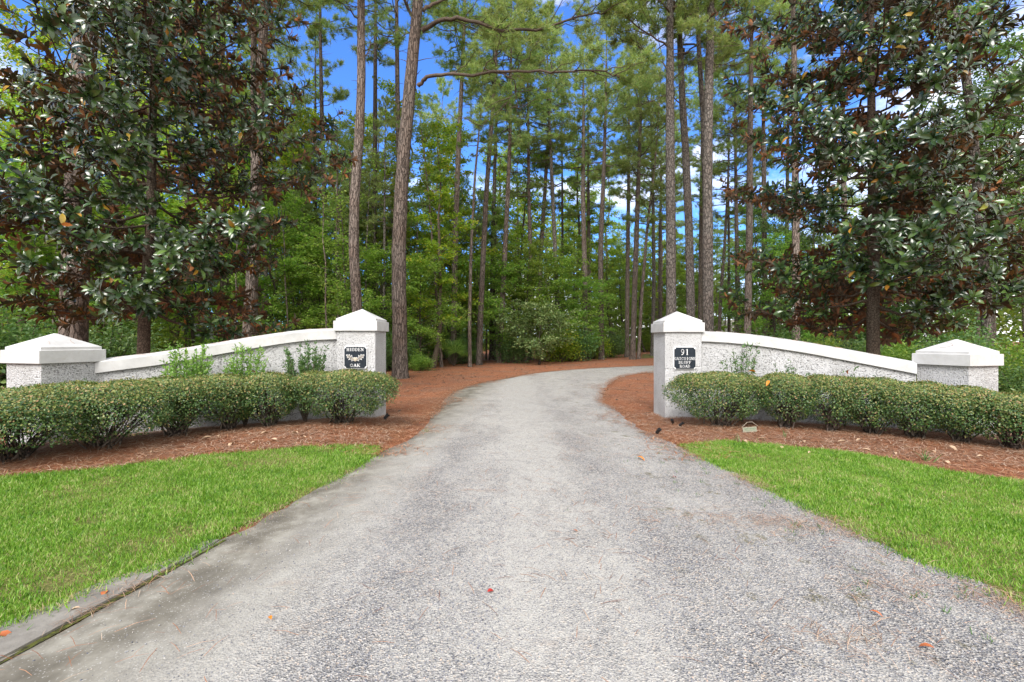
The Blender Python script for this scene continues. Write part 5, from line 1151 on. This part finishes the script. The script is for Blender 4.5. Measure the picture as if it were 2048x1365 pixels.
bedL = LAWN_L[9:15] + [(-7.5, 3.9), (-9, 3.5), (-9, 9), (-2.4, 9), (-1.0, 9), (-.2, 14), (0, 16), (-4, 18), (-6.5, 14), (-5, 9), (-2.4, 9.2), (-1.2, 8.2), (-1.6, 7.2)]
BIG_L = [(-9, 2.5), (-9, 16), (-5, 24), (3, 26), (3, 18), (1, 15), (-.5, 12), (-1.2, 8), (-1.75, 6.2), LAWN_L[9]] + LAWN_L[10:15] + [(-7.5, 3.9)]
BIG_R = LAWN_R[10:17] + [(7.5, 4.3), (9, 4.0), (9, 9), (9, 22), (6, 22), (2, 13), (1.6, 9)]
needles('pine_straw', 'loose pine straw covering the bed left of the drive', BIG_L, 60000, M['straw'], 701, fn=notroad, wd=1.6)
needles('pine_straw', 'loose pine straw covering the bed right of the drive', BIG_R, 52000, M['straw'], 702, fn=notroad, wd=1.6)
needles('weathered_straw', 'greyer old straw under the left hedge', BIG_L, 12000, M['straw_grey'], 703, fn=lambda x, y: notroad(x, y) * (segdist(x, y, HEDGE_L) < 1.3), wd=1.6, dz=.012)
needles('weathered_straw', 'greyer old straw under the right hedge', BIG_R, 10000, M['straw_grey'], 704, fn=lambda x, y: notroad(x, y) * (segdist(x, y, HEDGE_R) < 1.3), wd=1.6, dz=.012)
roadn = lambda x, y: inpoly(x, y, ROAD_POLY) * np.clip(.25 + .8 * (np.sin(x * 1.7 + y * .9) * np.sin(y * 1.3 - x) > .35), 0, 1) * (np.abs(x) < y * 1.2 + .4)
RB = [(-3, 1.4), (3.2, 1.4), (3, 6), (2, 12), (5, 19), (9, 23), (9, 27), (2, 23), (-1.5, 14), (-2.2, 6)]
def roadz(x, y): return np.full(np.shape(x), .034)
needles('pine_needles', 'scattered dry pine needles on the gravel', RB, 2600, M['straw'], 705, L=.13, fn=roadn, dz=.0, wd=.85, tilt=.02, zf=roadz)
for k_, (edge, lo_, hi_) in enumerate(((LE, 1.5, 7.0), (RE, 1.5, 7.0))):
    e_ = np.array(sorted([q for q in edge[:14]], key=lambda q: q[1])); rr_ = np.random.RandomState(730 + k_); n_ = (1500, 5200)[k_]
    yy = lo_ + (hi_ - lo_) * rr_.rand(n_) ** 1.2; xx = np.interp(yy, e_[:, 1], e_[:, 0]) + rr_.randn(n_) * .055 + (-.02 if k_ == 0 else .02)
    kk = rr_.rand(n_) < np.clip(.35 + .8 * np.sin(yy * 5.3 + k_), 0, 1); xx, yy = xx[kk], yy[kk]; n_ = len(xx)
    a_ = rr_.rand(n_) * 6.28; U = np.stack([np.cos(a_), np.sin(a_), np.zeros(n_)], -1); V = np.stack([-np.sin(a_), np.cos(a_), np.zeros(n_)], -1); W = np.cross(U, V)
    xx = xx + (-rr_.exponential(.09, n_) if k_ else 0)
    b_ = MB(); b_.scatter(NEED[0] * np.array([1, 1.1, 1]), NEED[1], np.c_[xx, yy, .012 + .012 * rr_.rand(n_)], U, V, W, .08 * (.5 + .8 * rr_.rand(n_)), 0)
    tag(b_.build('edge_straw', M['straw_grey']), 'dead grass and straw along the %s edge of the drive' % ('left', 'right')[k_], kind='stuff')
for k_, (poly_, sd_) in enumerate(((LE, 1), (RE, -1))):
    e_ = resample([q for q in poly_ if 5.5 < q[1] < 30], 400); rr_ = np.random.RandomState(760 + k_); n_ = 15000
    ii = rr_.randint(0, 399, n_); T_ = norm(e_[ii + 1] - e_[ii]); Nn_ = np.stack([T_[:, 1], -T_[:, 0]], -1) * sd_
    wv = .16 + .30 * np.clip(np.sin(ii * .09) + np.sin(ii * .23 + 1), 0, 2)
    q_ = e_[ii] + Nn_ * (rr_.randn(n_) * wv * .6)[:, None] + rr_.randn(n_, 2) * .02
    a_ = rr_.rand(n_) * 6.28; U = np.stack([np.cos(a_), np.sin(a_), np.zeros(n_)], -1); V = np.stack([-np.sin(a_), np.cos(a_), np.zeros(n_)], -1); W = np.cross(U, V)
    b_ = MB(); b_.scatter(NEED[0] * np.array([1, 2.0, 1]), NEED[1], np.c_[q_, hgt(q_[:, 0], q_[:, 1]) + .016 + .016 * rr_.rand(n_)], U, V, W, .13 * (.5 + .8 * rr_.rand(n_)), 0)
    tag(b_.build('spilled_straw', M['straw']), 'orange pine straw spilling over the %s gravel edge' % ('left', 'right')[k_], kind='stuff')
# clumps of straw swept together on the gravel
r = np.random.RandomState(706); b = MB()
for px_, y_, n_, s_ in [(1540, 1050, 50, .22), (1610, 1060, 50, .2), (1800, 1185, 60, .22), (1330, 905, 0, .2), (1296, 870, 30, .12), (1420, 1040, 26, .2), (1700, 1290, 40, .2), (905, 800, 40, .25), (940, 812, 50, .4), (1120, 800, 20, .3), (850, 860, 20, .3), (1180, 880, 20, .3), (990, 980, 14, .3), (1250, 1180, 10, .3), (1480, 1050, 30, .25)]:
    if not n_: continue
    n_ *= 3; x, d = gp(px_, y_); xy = np.array([x, d]) + r.randn(n_, 2) * np.array([s_, s_ * .45]); a = r.rand(n_) * 3.1 - .6
    U = np.stack([np.cos(a), np.sin(a), np.zeros(n_)], -1); V = np.stack([-np.sin(a), np.cos(a), np.zeros(n_)], -1); W = np.cross(U, V)
    b.scatter(NEED[0] * np.array([1, 1.1, 1]), NEED[1], np.c_[xy, .036 + .006 * r.rand(n_)], U, V, W, .09 * (.6 + .7 * r.rand(n_)), 0)
tag(b.build('straw_clumps', M['straw_grey']), 'small drifts of brown straw caught on the gravel', kind='stuff')
# needles lying on caps and copings
r = np.random.RandomState(707); b = MB()
for key, (root, ctr, zt) in PIL.items():
    for q in range(16 if key[0] == 'L' else 6):
        u, v = r.uniform(-.8, .8, 2) * (CAPW / 2 - .05); rot = root.rotation_euler[2]; rr_ = max(abs(u), abs(v)); hh_ = CAPW / 2 - .04
        z = zt - .187 * rr_ / hh_ + .004; a = r.rand() * 6.28; L = .05 + .06 * r.rand()
        def onz(uu, vv): 
            return (ctr[0] + uu * math.cos(rot) - vv * math.sin(rot), ctr[1] + uu * math.sin(rot) + vv * math.cos(rot), zt - .187 * max(abs(uu), abs(vv)) / hh_ + .004)
        pts = [onz(u + math.cos(a + .3 * s_) * L * s_, v + math.sin(a + .3 * s_) * L * s_) for s_ in (-1, -.4, .2, 1)]
        if max(abs(u) + L, abs(v) + L) > hh_: continue
        b.tube(pts, [.0018] * 4, 4, 0)
for (C_, N_, zb_) in (WL, WR):
    for q in range(26):
        i_ = r.randint(2, len(C_) - 3); o_ = -.05 - .1 * r.rand(); base_ = C_[i_] + N_[i_] * o_; a = r.rand() * 6.28
        z = zb_[i_] + .178 + .03 * (-o_) / .15 + .004; t_ = C_[i_ + 1] - C_[i_]; t_ = t_ / np.linalg.norm(t_); sl = (zb_[i_ + 1] - zb_[i_]) / np.linalg.norm(C_[i_ + 1] - C_[i_])
        b.tube([(base_[0] + t_[0] * s_, base_[1] + t_[1] * s_, z + sl * s_) for s_ in (-.05, 0, .05)], [.0016] * 3, 4, 0)
tag(b.build('cap_needles', M['straw_grey']), 'dry pine needles lying on the pillar caps and wall copings', kind='stuff')
# loose stones
r = np.random.RandomState(708); n = 42000
PEB = (np.array([(1, 0, 0), (-.9, .1, 0), (0, .8, .1), (.1, -.75, 0), (0, 0, .6), (0, 0, -.5)], float), np.array([(0, 2, 4), (2, 1, 4), (1, 3, 4), (3, 0, 4), (2, 0, 5), (1, 2, 5), (3, 1, 5), (0, 3, 5)]))
gf = lambda x, y: inpoly(x, y, ROAD_POLY) * (np.abs(x) < y * 1.2 + .3) * np.clip((3.0 / y) ** 1.5, 0, 1) * np.clip(.15 + .85 * ((x > .75) | ((np.abs(x + .5) < .45))), 0, 1) * np.clip((x + 2.3) / 1.2, .04, 1)
xy = scatter_pts([(-2.9, 1.4), (3.2, 1.4), (2.6, 7), (-2.0, 7)], n, r, gf)
U, V, W = rand_basis(r, n, tilt=.3)
eL = np.interp(xy[:, 1], [p_[1] for p_ in LE[:12]], [p_[0] for p_ in LE[:12]]); eR = np.interp(xy[:, 1], [p_[1] for p_ in RE[:12]], [p_[0] for p_ in RE[:12]])
u_ = np.clip((xy[:, 0] - eL) / (eR - eL), 0, 1); zr = .03 * (1 - (2 * u_ - 1) ** 2) + .006
b = MB(); b.scatter(*PEB, np.c_[xy, zr + .001], U, V, W, .0028 + .0042 * r.rand(n) ** 1.6, 0); tag(b.build('loose_gravel', M['pebble']), 'loose small grey stones on the drive', kind='stuff')

r = np.random.RandomState(733); b = MB()
for q_ in range(46):
    y_ = 2.2 + 4.3 * r.rand(); x_ = np.interp(y_, [1.5, 2.9, 4, 7], [2.95, 2.8, 2.6, 2.3]) - r.exponential(.45); n_ = 7
    a = r.rand(n_) * 6.28; U = np.stack([np.cos(a), np.sin(a), np.zeros(n_)], -1); W = norm(np.stack([r.randn(n_) * .6, r.randn(n_) * .6, np.ones(n_)], -1)); V = norm(np.cross(W, U)); U = np.cross(V, W)
    b.scatter(*BLADE, np.c_[x_ + r.randn(n_) * .02, y_ + r.randn(n_) * .02, np.full(n_, .018)], U, V, W, .025 + .02 * r.rand(n_), 0)
tag(b.build('weed_sprouts', M['sprig_dull']), 'small green sprouts in the gravel near the right lawn', kind='stuff')
# single fallen leaves
r = np.random.RandomState(709)
def leaf_on(px_, y_, L, mt, label, group=None, z=None, d=None, wid=1.0, tilt=.15):
    if d is None: x, dd_ = gp(px_, y_); zz_ = (float(hgt(x, dd_)) if not inpoly(np.array([x]), np.array([dd_]), ROAD_POLY)[0] else .033) + .012
    else: x = P(px_, d); dd_ = d; zz_ = zc(y_, d)
    b = MB(); v = MAGL[0] * np.array([1, wid, 1.6]) - np.array([.5, 0, 0]); b.add(v * L, MAGL[1])
    o = b.build('fallen_leaf', M[mt], smooth=True); o.location = (x, dd_, zz_); o.rotation_euler = (r.randn() * tilt, r.randn() * tilt, r.rand() * 6.28)
    return tag(o, label, 'leaf', group)
fl = 'single fallen leaves on the drive'
leaf_on(1282, 924, .11, 'orange_leaf', 'bright orange fallen leaf on the gravel right of centre', fl)
leaf_on(981, 1197, .042, 'red_leaf', 'small bright red leaf on the gravel near the camera', fl, wid=1.6)
leaf_on(540, 1252, .035, 'orange_leaf', 'small orange leaf on the left side of the drive near the camera', fl, wid=1.6)
leaf_on(209, 1190, .06, 'rust_leaf', 'orange brown leaf lying on the concrete kerb strip', fl, wid=1.6)
leaf_on(8, 1275, .07, 'rust_leaf', 'rusty leaf on the kerb strip at the left picture edge', fl, wid=1.6)
leaf_on(150, 1222, .05, 'dry_leaf', 'tan leaf on the kerb strip against the grass', fl, wid=1.6)
leaf_on(1752, 1243, .06, 'rust_leaf', 'light brown leaf on the gravel below the right lawn', fl, wid=1.3)
leaf_on(1852, 1312, .06, 'rust_leaf', 'dark rust leaf on the gravel near the lower right corner', fl, wid=1.5)
leaf_on(1349, 962, .05, 'red_leaf', 'tiny dark red leaf on the gravel right of the orange leaf', fl, wid=1.5)
leaf_on(841, 848, .10, 'red_leaf', 'dark red leaf on the gravel edge right of the left hedge', fl)
leaf_on(1151, 1073, .035, 'rust_leaf', 'tiny orange leaf in the middle of the drive', fl, wid=1.6)
bl_ = 'tan magnolia leaves fallen in the beds'
for px_, y_ in [(412, 878), (437, 874), (462, 890), (508, 886), (530, 868), (548, 881), (590, 868), (606, 875), (350, 872), (380, 868), (300, 905)]:
    leaf_on(px_, y_, .10 + .05 * r.rand(), 'dry_leaf', 'curled tan magnolia leaf on the straw in front of the left hedge', bl_)
for px_, y_ in [(1489, 884), (1526, 881), (1563, 897), (1606, 885), (1622, 908), (1683, 885), (1719, 882), (1732, 902), (1790, 908), (1865, 905), (1893, 927), (1962, 915), (1812, 896), (1905, 898), (1660, 852), (1640, 857), (1742, 860), (1600, 855)]:
    leaf_on(px_, y_, .10 + .05 * r.rand(), 'dry_leaf', 'curled tan magnolia leaf on the straw in front of the right hedge', bl_)
ht = 'magnolia leaves caught on the hedge tops'
for px_, y_, d, mt, lab in [(138, 795, 5.35, 'dry_leaf', 'tan leaf on top of the left hedge near its left end'), (455, 771, 6.55, 'dry_leaf', 'tan leaf on the front of the left hedge near its middle'), (597, 772, 6.95, 'dry_leaf', 'brown leaf on the left hedge left of the plaque'), (505, 744, 7.2, 'rust_leaf', 'rusty leaf on the back edge of the left hedge'),
        (1536, 766, 7.3, 'orange_leaf', 'orange leaf on the right hedge near its left end'), (1504, 743, 7.9, 'orange_leaf', 'orange leaf on the back edge of the right hedge'), (1622, 756, 7.4, 'dry_leaf', 'tan leaf standing up on the middle of the right hedge'), (1662, 759, 7.2, 'rust_leaf', 'rusty leaf on the right hedge, right of the tan one'),
        (1872, 782, 6.6, 'rust_leaf', 'dark rusty curled leaf on the right hedge below the end pillar'), (1902, 784, 6.4, 'dry_leaf', 'big tan leaf on the right hedge below the end pillar'), (1825, 784, 6.6, 'dry_leaf', 'pale leaf on the right hedge left of the dark curled one'), (1697, 743, 7.6, 'rust_leaf', 'rusty leaf hanging by the right wall above the hedge')]:
    leaf_on(px_, y_, .13, mt, lab, ht, d=d, tilt=.5)
# a few weeds in the bed
for px_, y_, s_, lab in [(1475, 885, .12, 'grass weed in front of the plant tag'), (1852, 924, .16, 'upright grass weed in the right bed'), (1568, 875, .13, 'single thin weed in the right bed'), (20, 905, .18, 'long bladed weed under the left hedge'), (852, 865, .08, 'small weed at the gravel edge by the left hedge')]:
    x, d = gp(px_, y_); n = 14; b = MB(); a = r.rand(n) * 6.28; U = np.stack([np.cos(a), np.sin(a), np.zeros(n)], -1); W = norm(np.stack([r.randn(n) * .35, r.randn(n) * .35, np.ones(n)], -1)); V = norm(np.cross(W, U)); U = np.cross(V, W)
    b.scatter(BLADE[0] * np.array([1, .6, 1]), BLADE[1], np.c_[r.randn(n, 2) * .02, np.zeros(n)], U, V, W, s_ * (.6 + .6 * r.rand(n)), 0)
    o = tag(b.build('grass_weed', M['sprig_dull']), lab, 'weed', 'weeds in the straw beds'); o.location = (x, d, float(hgt(x, d)))
